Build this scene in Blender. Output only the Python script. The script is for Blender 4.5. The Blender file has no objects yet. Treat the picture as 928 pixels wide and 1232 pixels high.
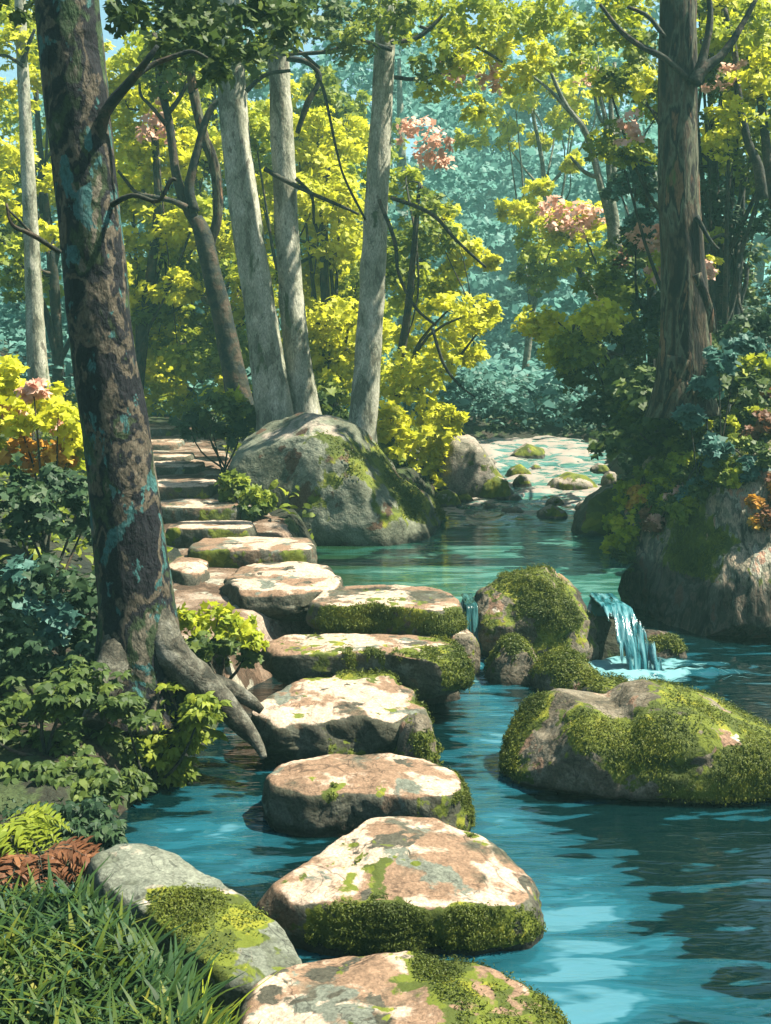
import bpy, math, random
import numpy as np
from mathutils import Vector
R = math.radians
sc = bpy.context.scene
COL = sc.collection
rs = np.random.RandomState(11)

# ------------------------------------------------------------------ camera model (photograph pixels 928 x 1232)
H, F, PITCH = 2.0, 1321.0, R(8)
CAM = np.array([0, 0, H])
FW = np.array([0, math.cos(PITCH), -math.sin(PITCH)])
UP = np.array([0, math.sin(PITCH), math.cos(PITCH)])
def ray(px, py):
    d = FW + UP * (-(py - 616) / F)
    d = d.copy(); d[0] = (px - 464) / F
    return d
def at(px, py, z):
    d = ray(px, py); return CAM + d * ((z - H) / d[2])
def atY(px, py, Y):
    d = ray(px, py); return CAM + d * (Y / d[1])
def dep(p): return float(np.dot(np.asarray(p) - CAM, FW))

# ------------------------------------------------------------------ numpy noise
def _h(i, j, k, s):
    n = (i * 374761393 + j * 668265263 + k * 2147483647 + s * 974711) & 0xffffffff
    n = ((n ^ (n >> 13)) * 1274126177) & 0xffffffff
    return ((n ^ (n >> 16)) & 0xffff) / 32767.5 - 1.0
def vnoise(P, s=0):
    P = np.asarray(P, float); I = np.floor(P).astype(np.int64); f = P - I
    f = f * f * f * (f * (f * 6 - 15) + 10); r = 0
    for a in (0, 1):
        for b in (0, 1):
            for c in (0, 1):
                w = (f[:, 0] if a else 1 - f[:, 0]) * (f[:, 1] if b else 1 - f[:, 1]) * (f[:, 2] if c else 1 - f[:, 2])
                r = r + w * _h(I[:, 0] + a, I[:, 1] + b, I[:, 2] + c, s)
    return r
def fbm(P, s=0, o=4):
    P = np.asarray(P, float); r = 0; a = 1
    for k in range(o):
        r = r + a * vnoise(P * 2.03 ** k + 17.3 * k, s + k); a *= .5
    return r
def sstep(a, b, x):
    t = np.clip((x - a) / (b - a), 0, 1); return t * t * (3 - 2 * t)

# ------------------------------------------------------------------ scene objects
W = {}
def tag(o, label=None, cat=None, group=None, kind=None):
    if label: o['label'] = label
    if cat: o['category'] = cat
    if group: o['group'] = group
    if kind: o['kind'] = kind
    return o
def thing(name, label, cat, loc, group=None):
    o = bpy.data.objects.new(name, None); COL.objects.link(o)
    o.location = loc; o.empty_display_size = .1
    W[o.name] = np.array(loc, float)
    return tag(o, label, cat, group)
def mesh(name, V, Fc, mat, parent=None, org=None, smooth=True, attrs=None, midx=None):
    """one mesh object; V in world coordinates, Fc = list of faces or (M,k) array"""
    V = np.asarray(V, float)
    if parent is not None: o0 = W[parent.name]
    else: o0 = np.array(org if org is not None else (0, 0, 0), float)
    me = bpy.data.meshes.new(name)
    Vl = V - o0
    if isinstance(Fc, np.ndarray):
        k = Fc.shape[1]; M = len(Fc)
        me.vertices.add(len(Vl)); me.vertices.foreach_set('co', Vl.astype(np.float32).ravel())
        me.loops.add(M * k); me.loops.foreach_set('vertex_index', Fc.astype(np.int32).ravel())
        me.polygons.add(M)
        me.polygons.foreach_set('loop_start', np.arange(0, M * k, k, dtype=np.int32))
        me.polygons.foreach_set('loop_total', np.full(M, k, np.int32))
        me.update(calc_edges=True)
    else:
        me.from_pydata(Vl.tolist(), [], [list(f) for f in Fc])
    for m in (mat if isinstance(mat, (list, tuple)) else [mat]): me.materials.append(m)
    if midx is not None: me.polygons.foreach_set('material_index', np.asarray(midx, np.int32))
    me.polygons.foreach_set('use_smooth', np.full(len(me.polygons), smooth, bool))
    for an, (dom, vals) in (attrs or {}).items():
        a = me.attributes.new(an, 'FLOAT', dom); a.data.foreach_set('value', np.asarray(vals, np.float32))
    me.validate()
    o = bpy.data.objects.new(name, me); COL.objects.link(o)
    if parent is not None:
        o.parent = parent; W[o.name] = o0.copy()
    else:
        o.location = o0; W[o.name] = o0.copy()
    return o

# ------------------------------------------------------------------ materials
def newmat(name):
    m = bpy.data.materials.new(name); m.use_nodes = True
    nt = m.node_tree; nt.nodes.clear()
    out = nt.nodes.new('ShaderNodeOutputMaterial')
    def N(t, **kw):
        n = nt.nodes.new(t)
        for k, v in kw.items():
            if k.startswith('_'): setattr(n, k[1:], v)
            else: n.inputs[k].default_value = v
        return n
    L = lambda a, b: nt.links.new(a, b)
    return m, nt, out, N, L
def c4(c): return (c[0], c[1], c[2], 1)
def ramp(N, stops, interp='LINEAR'):
    n = N('ShaderNodeValToRGB'); cr = n.color_ramp; cr.interpolation = interp
    while len(cr.elements) < len(stops): cr.elements.new(.5)
    for e, (p, c) in zip(cr.elements, stops):
        e.position = p; e.color = c4(c) if len(c) == 3 else c
    return n
def leafmat(name, cols, trans=.45, rough=.55, tint=(1.0, 1.0, .5)):
    m, nt, out, N, L = newmat(name)
    at_ = N('ShaderNodeAttribute', _attribute_name='tone')
    cr = ramp(N, [(i / (len(cols) - 1), c) for i, c in enumerate(cols)]); L(at_.outputs['Fac'], cr.inputs[0])
    p = N('ShaderNodeBsdfPrincipled', Roughness=rough); p.inputs['Specular IOR Level'].default_value = .25
    L(cr.outputs[0], p.inputs['Base Color'])
    t = N('ShaderNodeBsdfTranslucent'); L(cr.outputs[0], t.inputs[0])
    mx = N('ShaderNodeMixShader', Fac=trans); L(p.outputs[0], mx.inputs[1]); L(t.outputs[0], mx.inputs[2])
    L(mx.outputs[0], out.inputs[0]); return m
def patchy(name, cols, scale=3, stretch=(1, 1, 1), layers=(), moss=None, rough=.85, bump=.35, bscale=14, detail=6, wob=.35, rot=0):
    """stone / bark / earth: patches of several colours with fairly crisp edges, extra noise layers (colour, scale, threshold, width, up_bias),
    moss painted where the mesh's own 'moss' attribute says it grows"""
    m, nt, out, N, L = newmat(name)
    tc = N('ShaderNodeTexCoord'); oi = N('ShaderNodeObjectInfo')
    mu = N('ShaderNodeVectorMath', _operation='SCALE'); mu.inputs[0].default_value = (37, 91, 53); L(oi.outputs['Random'], mu.inputs['Scale'])
    ad = N('ShaderNodeVectorMath', _operation='ADD'); L(tc.outputs['Object'], ad.inputs[0]); L(mu.outputs[0], ad.inputs[1])
    mp = N('ShaderNodeMapping'); mp.inputs['Scale'].default_value = stretch; mp.inputs['Rotation'].default_value = (0, rot, 0); L(ad.outputs[0], mp.inputs[0])
    def noise(s, d=detail, src=None, r=.55, dist=wob):
        n = N('ShaderNodeTexNoise', Scale=s, Detail=d, Roughness=r, Distortion=dist); L(src or mp.outputs[0], n.inputs['Vector']); return n
    n0 = noise(scale)
    st = []
    k = len(cols); lo, hi = .33, .67
    for i, c in enumerate(cols):
        a = lo + (hi - lo) * i / k; b = lo + (hi - lo) * (i + 1) / k
        st += [(max(a + .010, 0), c), (b - .010, c)]
    cr = ramp(N, st); L(n0.outputs[0], cr.inputs[0]); col = cr.outputs[0]
    geo = N('ShaderNodeNewGeometry'); sep = N('ShaderNodeSeparateXYZ'); L(geo.outputs['Normal'], sep.inputs[0])
    def mixc(fac, a, b):
        mx = N('ShaderNodeMix', _data_type='RGBA'); L(fac, mx.inputs['Factor']); L(a, mx.inputs['A'])
        if hasattr(b, 'is_output'): L(b, mx.inputs['B'])
        else: mx.inputs['B'].default_value = c4(b)
        return mx.outputs['Result']
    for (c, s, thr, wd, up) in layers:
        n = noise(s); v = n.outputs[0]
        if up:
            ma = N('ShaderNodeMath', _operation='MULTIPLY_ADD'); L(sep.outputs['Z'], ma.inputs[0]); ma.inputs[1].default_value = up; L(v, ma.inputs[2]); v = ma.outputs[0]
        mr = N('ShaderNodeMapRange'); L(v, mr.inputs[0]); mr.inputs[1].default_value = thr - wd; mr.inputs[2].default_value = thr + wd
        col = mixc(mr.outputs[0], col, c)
    fine = noise(scale * 9, 3)
    hs = N('ShaderNodeMapRange'); L(fine.outputs[0], hs.inputs[0]); hs.inputs[1].default_value = .3; hs.inputs[2].default_value = .7; hs.inputs[3].default_value = .78; hs.inputs[4].default_value = 1.2
    vm = N('ShaderNodeVectorMath', _operation='SCALE'); L(col, vm.inputs[0]); L(hs.outputs[0], vm.inputs['Scale']); col = vm.outputs[0]
    cn = noise(scale * .9, 4, dist=.9); c1 = N('ShaderNodeMath', _operation='SUBTRACT'); L(cn.outputs[0], c1.inputs[0]); c1.inputs[1].default_value = .5
    c2 = N('ShaderNodeMath', _operation='ABSOLUTE'); L(c1.outputs[0], c2.inputs[0]); cm = N('ShaderNodeMapRange'); L(c2.outputs[0], cm.inputs[0]); cm.inputs[1].default_value = .001; cm.inputs[2].default_value = .008; cm.inputs[3].default_value = .45; cm.inputs[4].default_value = 1
    gr = noise(90, 2); gm = N('ShaderNodeMapRange'); L(gr.outputs[0], gm.inputs[0]); gm.inputs[1].default_value = .35; gm.inputs[2].default_value = .65; gm.inputs[3].default_value = .72; gm.inputs[4].default_value = 1.22
    wa = N('ShaderNodeAttribute', _attribute_name='wet'); wm = N('ShaderNodeMapRange'); L(wa.outputs['Fac'], wm.inputs[0]); wm.inputs[3].default_value = 1; wm.inputs[4].default_value = .3
    m1 = N('ShaderNodeMath', _operation='MULTIPLY'); L(cm.outputs[0], m1.inputs[0]); L(gm.outputs[0], m1.inputs[1]); m3 = N('ShaderNodeMath', _operation='MULTIPLY'); L(m1.outputs[0], m3.inputs[0]); L(wm.outputs[0], m3.inputs[1])
    v2 = N('ShaderNodeVectorMath', _operation='SCALE'); L(col, v2.inputs[0]); L(m3.outputs[0], v2.inputs['Scale']); col = v2.outputs[0]
    if moss:
        ma = N('ShaderNodeAttribute', _attribute_name='moss'); nb = noise(scale * 4, 5)
        s2 = N('ShaderNodeMath', _operation='MULTIPLY_ADD'); L(nb.outputs[0], s2.inputs[0]); s2.inputs[1].default_value = 1.2; L(ma.outputs['Fac'], s2.inputs[2])
        mr = N('ShaderNodeMapRange'); L(s2.outputs[0], mr.inputs[0]); mr.inputs[1].default_value = .96; mr.inputs[2].default_value = 1.02
        mn = noise(scale * 2.2, 5)
        mc = ramp(N, [(.36, moss[0]), (.47, moss[0]), (.49, moss[1]), (.58, moss[1]), (.60, moss[2])]); L(mn.outputs[0], mc.inputs[0])
        col = mixc(mr.outputs[0], col, mc.outputs[0])
    p = N('ShaderNodeBsdfPrincipled', Roughness=rough); p.inputs['Specular IOR Level'].default_value = .25
    L(col, p.inputs['Base Color'])
    b1 = noise(bscale, 8, r=.6); b2 = noise(bscale * .25, 4)
    sm = N('ShaderNodeMath', _operation='MULTIPLY_ADD'); L(b2.outputs[0], sm.inputs[0]); sm.inputs[1].default_value = 2.0; L(b1.outputs[0], sm.inputs[2])
    bp = N('ShaderNodeBump', Strength=bump, Distance=.04); L(sm.outputs[0], bp.inputs['Height']); L(bp.outputs[0], p.inputs['Normal'])
    L(p.outputs[0], out.inputs[0]); return m

LEAF = {
 'yellow': leafmat('leaf_yellow', [(.36, .39, .02), (.54, .55, .028), (.68, .65, .045)], .5),
 'lime':   leafmat('leaf_lime', [(.20, .26, .018), (.34, .39, .022), (.50, .52, .03)], .5),
 'olive':  leafmat('leaf_olive', [(.09, .135, .018), (.16, .21, .022), (.26, .30, .024)], .42),
 'green':  leafmat('leaf_green', [(.035, .065, .018), (.065, .105, .022), (.11, .15, .024)], .38),
 'dark':   leafmat('leaf_dark', [(.014, .035, .018), (.028, .062, .026), (.05, .09, .03)], .3),
 'teal':   leafmat('leaf_teal', [(.03, .085, .065), (.05, .13, .10), (.08, .19, .16)], .35),
 'far':    leafmat('leaf_far', [(.12, .27, .23), (.13, .29, .25), (.14, .31, .27)], .5),  # teal of the valley haze put into the leaf colour
 'pink':   leafmat('leaf_pink', [(.55, .32, .22), (.70, .42, .31), (.80, .54, .42)], .35),
 'rust':   leafmat('leaf_rust', [(.09, .04, .018), (.15, .062, .028), (.24, .11, .045)], .35),
 'orange': leafmat('leaf_orange', [(.35, .16, .02), (.5, .26, .03), (.6, .38, .05)], .4),
 'moss':   leafmat('leaf_moss', [(.05, .07, .010), (.085, .11, .012), (.135, .15, .014)], .3),
 'blade':  leafmat('leaf_blade', [(.014, .038, .008), (.03, .075, .025), (.035, .07, .008), (.08, .115, .012), (.18, .18, .02)], .35),
}
MOSS = [(.045, .06, .008), (.085, .105, .010), (.15, .155, .013)]
M = {}
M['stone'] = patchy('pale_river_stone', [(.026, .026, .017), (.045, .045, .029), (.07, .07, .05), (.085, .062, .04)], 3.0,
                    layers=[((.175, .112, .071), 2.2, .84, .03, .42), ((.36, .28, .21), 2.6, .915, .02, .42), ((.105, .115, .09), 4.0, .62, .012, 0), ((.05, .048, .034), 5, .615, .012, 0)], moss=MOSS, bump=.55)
M['boulder'] = patchy('grey_boulder', [(.05, .056, .036), (.09, .098, .066), (.13, .14, .10), (.165, .175, .125)], 1.6,
                    layers=[((.075, .045, .026), 3.5, .57, .012, -.05), ((.22, .19, .15), 2.0, 1.02, .03, .5)], moss=MOSS, bump=.6)
M['rapids_stone'] = patchy('bleached_stone', [(.10, .095, .072), (.155, .145, .115), (.21, .18, .145)], 3.0,
                    layers=[((.25, .21, .17), 2.5, .84, .03, .42)], moss=MOSS, bump=.4)
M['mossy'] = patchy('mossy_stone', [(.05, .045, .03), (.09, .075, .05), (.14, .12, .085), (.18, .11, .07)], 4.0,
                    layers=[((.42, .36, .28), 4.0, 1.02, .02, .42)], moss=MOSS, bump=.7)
M['cliff'] = patchy('cliff_stone', [(.04, .04, .028), (.16, .145, .10), (.27, .215, .15), (.10, .10, .07), (.25, .24, .18), (.31, .18, .12)], 4.2, rot=-.6, stretch=(1.8, 1, .45),
                    layers=[((.025, .03, .025), 3.0, .61, .015, 0)], moss=MOSS, bump=.9)
M['dark_bark'] = patchy('dark_lichen_bark', [(.004, .005, .008), (.004, .005, .008), (.075, .062, .042), (.005, .006, .009), (.022, .036, .014), (.10, .088, .062)], 5.5, stretch=(1, 1, .6),
                    layers=[((.03, .095, .09), 11.0, .59, .010, 0), ((.03, .055, .02), 3.5, .63, .015, 0)], bump=.9, bscale=18)
M['pale_bark'] = patchy('pale_bark', [(.12, .12, .085), (.22, .225, .165), (.28, .28, .215), (.35, .345, .27)], 7.0, stretch=(1, 1, .4),
                    layers=[((.07, .09, .045), 4.0, .655, .012, 0), ((.14, .13, .10), 9.0, .66, .012, 0)], bump=.5, bscale=16)
M['brown_bark'] = patchy('brown_bark', [(.006, .006, .006), (.014, .012, .008), (.06, .042, .024), (.085, .09, .055), (.010, .009, .007), (.16, .085, .042)], 6.0, stretch=(1.6, 1.6, .35),
                    layers=[((.06, .09, .02), 3.0, .66, .015, 0)], bump=1.0, bscale=16)
M['root_bark'] = patchy('root_bark', [(.02, .02, .014), (.045, .042, .03), (.08, .078, .058), (.12, .118, .094)], 9.0, bump=.7)
M['twig'] = patchy('dark_twig_bark', [(.012, .018, .018), (.03, .032, .022), (.06, .045, .03)], 8.0, bump=.5)
M['grey_twig'] = patchy('grey_twig_bark', [(.08, .09, .06), (.13, .14, .10), (.2, .2, .15)], 8.0, bump=.5)
M['earth'] = patchy('forest_earth', [(.012, .016, .012), (.022, .024, .015), (.035, .05, .018), (.03, .024, .016)], 1.7, bump=.8, rough=.95)
M['path'] = patchy('trodden_path', [(.06, .04, .026), (.11, .073, .048), (.17, .12, .084), (.24, .19, .145)], 2.6, stretch=(1, 1.6, 1), bump=.7, rough=.95,
                   layers=[((.24, .23, .18), 4.0, .6, .015, 0)])
M['hill'] = patchy('hillside', [(.06, .17, .15), (.08, .21, .19), (.10, .25, .23)], .15, bump=.2)  # hill colour tinted with the distant haze

def watermat(name, deep, reflect_tint, rough=.04, foam=None, wave=(3.0, 9.0, 1), bump=.35, spec=1.0):
    m, nt, out, N, L = newmat(name)
    tc = N('ShaderNodeTexCoord')
    mp = N('ShaderNodeMapping'); mp.inputs['Scale'].default_value = wave; L(tc.outputs['Object'], mp.inputs[0])
    n1 = N('ShaderNodeTexNoise', Scale=1.0, Detail=3, Roughness=.5, Distortion=.6); L(mp.outputs[0], n1.inputs['Vector'])
    mp2 = N('ShaderNodeMapping'); mp2.inputs['Scale'].default_value = (wave[0] * 2.3, wave[1] * 2.6, 1); L(tc.outputs['Object'], mp2.inputs[0])
    n2 = N('ShaderNodeTexNoise', Scale=1.0, Detail=2, Roughness=.5, Distortion=.4); L(mp2.outputs[0], n2.inputs['Vector'])
    sm = N('ShaderNodeMath', _operation='MULTIPLY_ADD'); L(n2.outputs[0], sm.inputs[0]); sm.inputs[1].default_value = .4; L(n1.outputs[0], sm.inputs[2])
    bp = N('ShaderNodeBump', Strength=bump, Distance=.06); L(sm.outputs[0], bp.inputs['Height'])
    nb = N('ShaderNodeTexNoise', Scale=.55, Detail=3, Roughness=.5); L(tc.outputs['Object'], nb.inputs['Vector'])
    cr = ramp(N, [(.40, deep), (.60, reflect_tint)]); L(nb.outputs[0], cr.inputs[0])
    p = N('ShaderNodeBsdfPrincipled', Roughness=rough, IOR=1.45); p.inputs['Specular IOR Level'].default_value = spec
    col = cr.outputs[0]
    sa = N('ShaderNodeAttribute', _attribute_name='reflect_tint')  # reflections painted into the water's base colour through this mask
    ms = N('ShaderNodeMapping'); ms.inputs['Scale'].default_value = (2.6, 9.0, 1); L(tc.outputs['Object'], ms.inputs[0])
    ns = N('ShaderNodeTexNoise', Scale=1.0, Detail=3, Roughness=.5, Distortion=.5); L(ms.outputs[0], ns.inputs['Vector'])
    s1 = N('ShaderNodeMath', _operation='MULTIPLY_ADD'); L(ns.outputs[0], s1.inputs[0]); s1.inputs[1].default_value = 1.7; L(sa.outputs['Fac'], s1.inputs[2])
    c2 = ramp(N, [(.50, deep), (.54, tuple(.5 * a + .5 * b for a, b in zip(deep, reflect_tint))), (.74, tuple(.3 * a + .7 * b for a, b in zip(deep, reflect_tint))), (.78, reflect_tint), (.86, reflect_tint), (.93, tuple(c * 1.5 + .03 for c in reflect_tint))] )  # brightest stop paints pale highlight strokes
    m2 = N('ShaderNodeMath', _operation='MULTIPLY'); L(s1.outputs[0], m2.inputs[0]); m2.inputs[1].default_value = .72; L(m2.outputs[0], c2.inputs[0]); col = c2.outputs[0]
    if foam:
        fc, thr, wd = foam
        fa = N('ShaderNodeAttribute', _attribute_name='foam')
        mf = N('ShaderNodeMapping'); mf.inputs['Scale'].default_value = (3.2, 8.0, 2); L(tc.outputs['Object'], mf.inputs[0])
        nf = N('ShaderNodeTexNoise', Scale=1.3, Detail=5, Roughness=.6, Distortion=1.2); L(mf.outputs[0], nf.inputs['Vector'])
        a = N('ShaderNodeMath', _operation='ADD'); L(nf.outputs[0], a.inputs[0]); L(fa.outputs['Fac'], a.inputs[1])
        mr = N('ShaderNodeMapRange'); L(a.outputs[0], mr.inputs[0]); mr.inputs[1].default_value = thr - wd; mr.inputs[2].default_value = thr + wd
        mx = N('ShaderNodeMix', _data_type='RGBA'); L(mr.outputs[0], mx.inputs['Factor']); L(col, mx.inputs['A']); mx.inputs['B'].default_value = c4(fc); col = mx.outputs['Result']
        r2 = N('ShaderNodeMapRange'); L(mr.outputs[0], r2.inputs[0]); r2.inputs[3].default_value = rough; r2.inputs[4].default_value = .6; L(r2.outputs[0], p.inputs['Roughness'])
    L(col, p.inputs['Base Color']); L(bp.outputs[0], p.inputs['Normal']); L(p.outputs[0], out.inputs[0]); return m
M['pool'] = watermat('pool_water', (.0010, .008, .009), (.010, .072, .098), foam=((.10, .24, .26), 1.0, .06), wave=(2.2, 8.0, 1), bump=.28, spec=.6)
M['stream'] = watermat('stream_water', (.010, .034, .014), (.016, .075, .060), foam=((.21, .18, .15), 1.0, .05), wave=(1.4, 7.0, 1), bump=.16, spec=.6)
def fallmat():
    m, nt, out, N, L = newmat('falling_water')
    tc = N('ShaderNodeTexCoord'); mp = N('ShaderNodeMapping'); mp.inputs['Scale'].default_value = (34, 8, 2.2); L(tc.outputs['Object'], mp.inputs[0])
    n = N('ShaderNodeTexNoise', Scale=1, Detail=4, Distortion=.5); L(mp.outputs[0], n.inputs['Vector'])
    cr = ramp(N, [(.40, (.006, .045, .055)), (.47, (.012, .085, .10)), (.54, (.03, .13, .15)), (.64, (.09, .21, .23))]); L(n.outputs[0], cr.inputs[0])
    p = N('ShaderNodeBsdfPrincipled', Roughness=.2); L(cr.outputs[0], p.inputs['Base Color'])
    tr = N('ShaderNodeBsdfTransparent'); ms = N('ShaderNodeMixShader'); ga = N('ShaderNodeAttribute', _attribute_name='thin')
    sb = N('ShaderNodeMath', _operation='SUBTRACT'); L(n.outputs[0], sb.inputs[0]); L(ga.outputs['Fac'], sb.inputs[1])
    al = N('ShaderNodeMapRange'); L(sb.outputs[0], al.inputs[0]); al.inputs[1].default_value = .36; al.inputs[2].default_value = .44; L(al.outputs[0], ms.inputs[0])
    bp = N('ShaderNodeBump', Strength=.6, Distance=.03); L(n.outputs[0], bp.inputs['Height']); L(bp.outputs[0], p.inputs['Normal'])
    L(tr.outputs[0], ms.inputs[1]); L(p.outputs[0], ms.inputs[2]); L(ms.outputs[0], out.inputs[0]); return m
M['fall'] = fallmat()
M['trickle'] = fallmat()
for nd in M['trickle'].node_tree.nodes:
    if nd.type == 'VALTORGB':
        for e, c in zip(nd.color_ramp.elements, [(.006, .035, .035), (.008, .045, .045), (.012, .06, .06), (.03, .10, .10)]): e.color = c4(c)

# ------------------------------------------------------------------ shapes
def tube(P, rad, sides=14, amp=.06, seed=0, sub=6, nf=3.0):
    P = np.asarray(P, float); rad = np.asarray(rad, float)
    n = len(P); t = np.arange(n); T = np.linspace(0, n - 1, (n - 1) * sub + 1)
    # Catmull-Rom
    Q = np.vstack([2 * P[0] - P[1], P, 2 * P[-1] - P[-2]]); out = []; rr = []
    for u in T:
        i = min(int(u), n - 2); f = u - i
        p0, p1, p2, p3 = Q[i], Q[i + 1], Q[i + 2], Q[i + 3]
        out.append(.5 * (2 * p1 + (p2 - p0) * f + (2 * p0 - 5 * p1 + 4 * p2 - p3) * f * f + (3 * p1 - p0 - 3 * p2 + p3) * f ** 3))
        rr.append(rad[i] * (1 - f) + rad[i + 1] * f)
    C = np.array(out); rr = np.array(rr)
    tg = np.gradient(C, axis=0); tg /= np.linalg.norm(tg, axis=1)[:, None] + 1e-9
    ref = np.array([0, 1, 0]) if abs(tg[0][1]) < .9 else np.array([1, 0, 0])
    V = []
    for i in range(len(C)):
        a = ref - tg[i] * np.dot(ref, tg[i]); a /= np.linalg.norm(a); b = np.cross(tg[i], a); ref = a
        ang = np.linspace(0, 2 * math.pi, sides, endpoint=False)
        V.append(C[i] + rr[i] * (np.cos(ang)[:, None] * a + np.sin(ang)[:, None] * b))
    V = np.array(V).reshape(-1, 3)
    ax = np.repeat(C, sides, axis=0); dirv = V - ax; R_ = np.repeat(rr, sides)
    ln = np.linalg.norm(dirv, axis=1)[:, None] + 1e-9
    k = nf / max(rr.max(), .02) * .25
    V = ax + dirv * (1 + amp * fbm(np.column_stack([V[:, 0] * k * 2, V[:, 1] * k * 2, V[:, 2] * k]), seed, 3)[:, None])
    Fc = []
    m = len(C)
    for i in range(m - 1):
        for j in range(sides):
            Fc.append((i * sides + j, i * sides + (j + 1) % sides, (i + 1) * sides + (j + 1) % sides, (i + 1) * sides + j))
    Fc.append(tuple(range(sides))[::-1]); Fc.append(tuple(range((m - 1) * sides, m * sides)))
    return V, Fc
def pixtube(pts, Y, **kw):
    """pts = (px, py, width_px[, dY]) -> tube standing at depth Y"""
    P = []; r = []
    for q in pts:
        p = atY(q[0], q[1], Y + (q[3] if len(q) > 3 else 0)); P.append(p); r.append(q[2] / 2 * dep(p) / F)
    return tube(P, r, **kw)

def slab(outline, z, depth, dome=.02, seed=0, tilt=(0, 0), amp=.02, bulge=.04, nth=150, under=.8, cut=.0, pts=None, edge=.03):
    """a stone whose top has this plan outline (photo pixels at height z, or plan points), thick and rounded, going down by depth"""
    pl = np.array([at(x, y, z)[:2] for x, y in outline]) if pts is None else np.array(pts, float)
    c = pl.mean(0); q = pl - c
    th = np.linspace(-math.pi + .001, math.pi + .001, nth, endpoint=False)
    A = np.arctan2(q[:, 1], q[:, 0]); rr = np.hypot(q[:, 0], q[:, 1]); o = np.argsort(A); A = A[o]; rr = rr[o]
    A = np.concatenate([A[-1:] - 2 * math.pi, A, A[:1] + 2 * math.pi]); rr = np.concatenate([rr[-1:], rr, rr[:1]])
    # polygon intersection
    r = np.zeros(nth)
    for i, t in enumerate(th):
        k = np.searchsorted(A, t) - 1; k = max(0, min(k, len(A) - 2))
        p = rr[k] * np.array([math.cos(A[k]), math.sin(A[k])]); s = rr[k + 1] * np.array([math.cos(A[k + 1]), math.sin(A[k + 1])]) - p
        d = np.array([math.cos(t), math.sin(t)]); den = d[0] * s[1] - d[1] * s[0]
        r[i] = (p[0] * s[1] - p[1] * s[0]) / den if abs(den) > 1e-6 else rr[k]
    for _ in range(3): r = .25 * np.roll(r, 1) + .5 * r + .25 * np.roll(r, -1)
    rings = []
    e = edge
    for t in np.linspace(.04, .93, 26): rings.append((t, 0 + dome * (1 - t * t)))
    rings += [(.965, -e * .2), (.99, -e * .6), (1.01, -e * 1.3), (1.025, -e * 2.2)]
    for s in np.linspace(.1, 1, 22):
        rings.append((1.03 + bulge * math.sin(s * math.pi * .8) - (1.03 - under) * s ** 2.2, -e * 2.2 - (depth - e * 2.2) * s))
    V = []; 
    for (t, dz) in rings:
        x = c[0] + r * t * np.cos(th); y = c[1] + r * t * np.sin(th)
        zz = z + dz + (tilt[0] * (x - c[0]) + tilt[1] * (y - c[1])) * (1 if dz > -e * 3 else max(0, 1 + dz / depth))
        V.append(np.column_stack([x, y, zz * np.ones(nth)]))
    V = np.array(V).reshape(-1, 3); nr = len(rings)
    # displacement: lumps, cracks
    sf = 2.2 / max(r.mean(), .1) * .5
    N0 = np.column_stack([fbm(V * sf * 2, seed + 1, 4), fbm(V * sf * 2 + 9, seed + 2, 4), fbm(V * sf * 2.0 + 31, seed + 3, 4) * .5])
    ridge = 1 - np.abs(fbm(V * sf * np.array([2.2, 2.2, 4.5]), seed + 7, 4))
    rad = np.column_stack([V[:, 0] - c[0], V[:, 1] - c[1], np.zeros(len(V))]); rad /= np.linalg.norm(rad, axis=1)[:, None] + 1e-6
    side = sstep(0, -e * 2, np.repeat([q_[1] for q_ in rings], nth) - e * .2)
    big = r.mean() / .4
    V = V + N0 * amp * big + rad * ((-np.clip(ridge - .72, 0, 1) * 2.6 * amp * big) * side)[:, None]
    V[:, 2] -= np.clip(ridge - .86, 0, 1) * amp * big * 1.6 * (1 - side)
    Fc = []
    for i in range(nr - 1):
        for j in range(nth):
            Fc.append((i * nth + j, (i + 1) * nth + j, (i + 1) * nth + (j + 1) % nth, i * nth + (j + 1) % nth))
    Fc.append(tuple(range(nth))); Fc.append(tuple(range((nr - 1) * nth, nr * nth))[::-1])
    return V, Fc, np.array([c[0], c[1], z - depth])
def facet(V, c, k, seed, lo=.72, hi=.98):
    r = np.random.RandomState(seed + 77)
    for _ in range(k):
        n = r.normal(size=3); n[2] = abs(n[2]) * .8; n /= np.linalg.norm(n)
        d = (V - c) @ n; h = d.max() * r.uniform(lo, hi)
        V = V - n * (np.clip(d - h, 0, None) * .88)[:, None]
    return V
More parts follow.
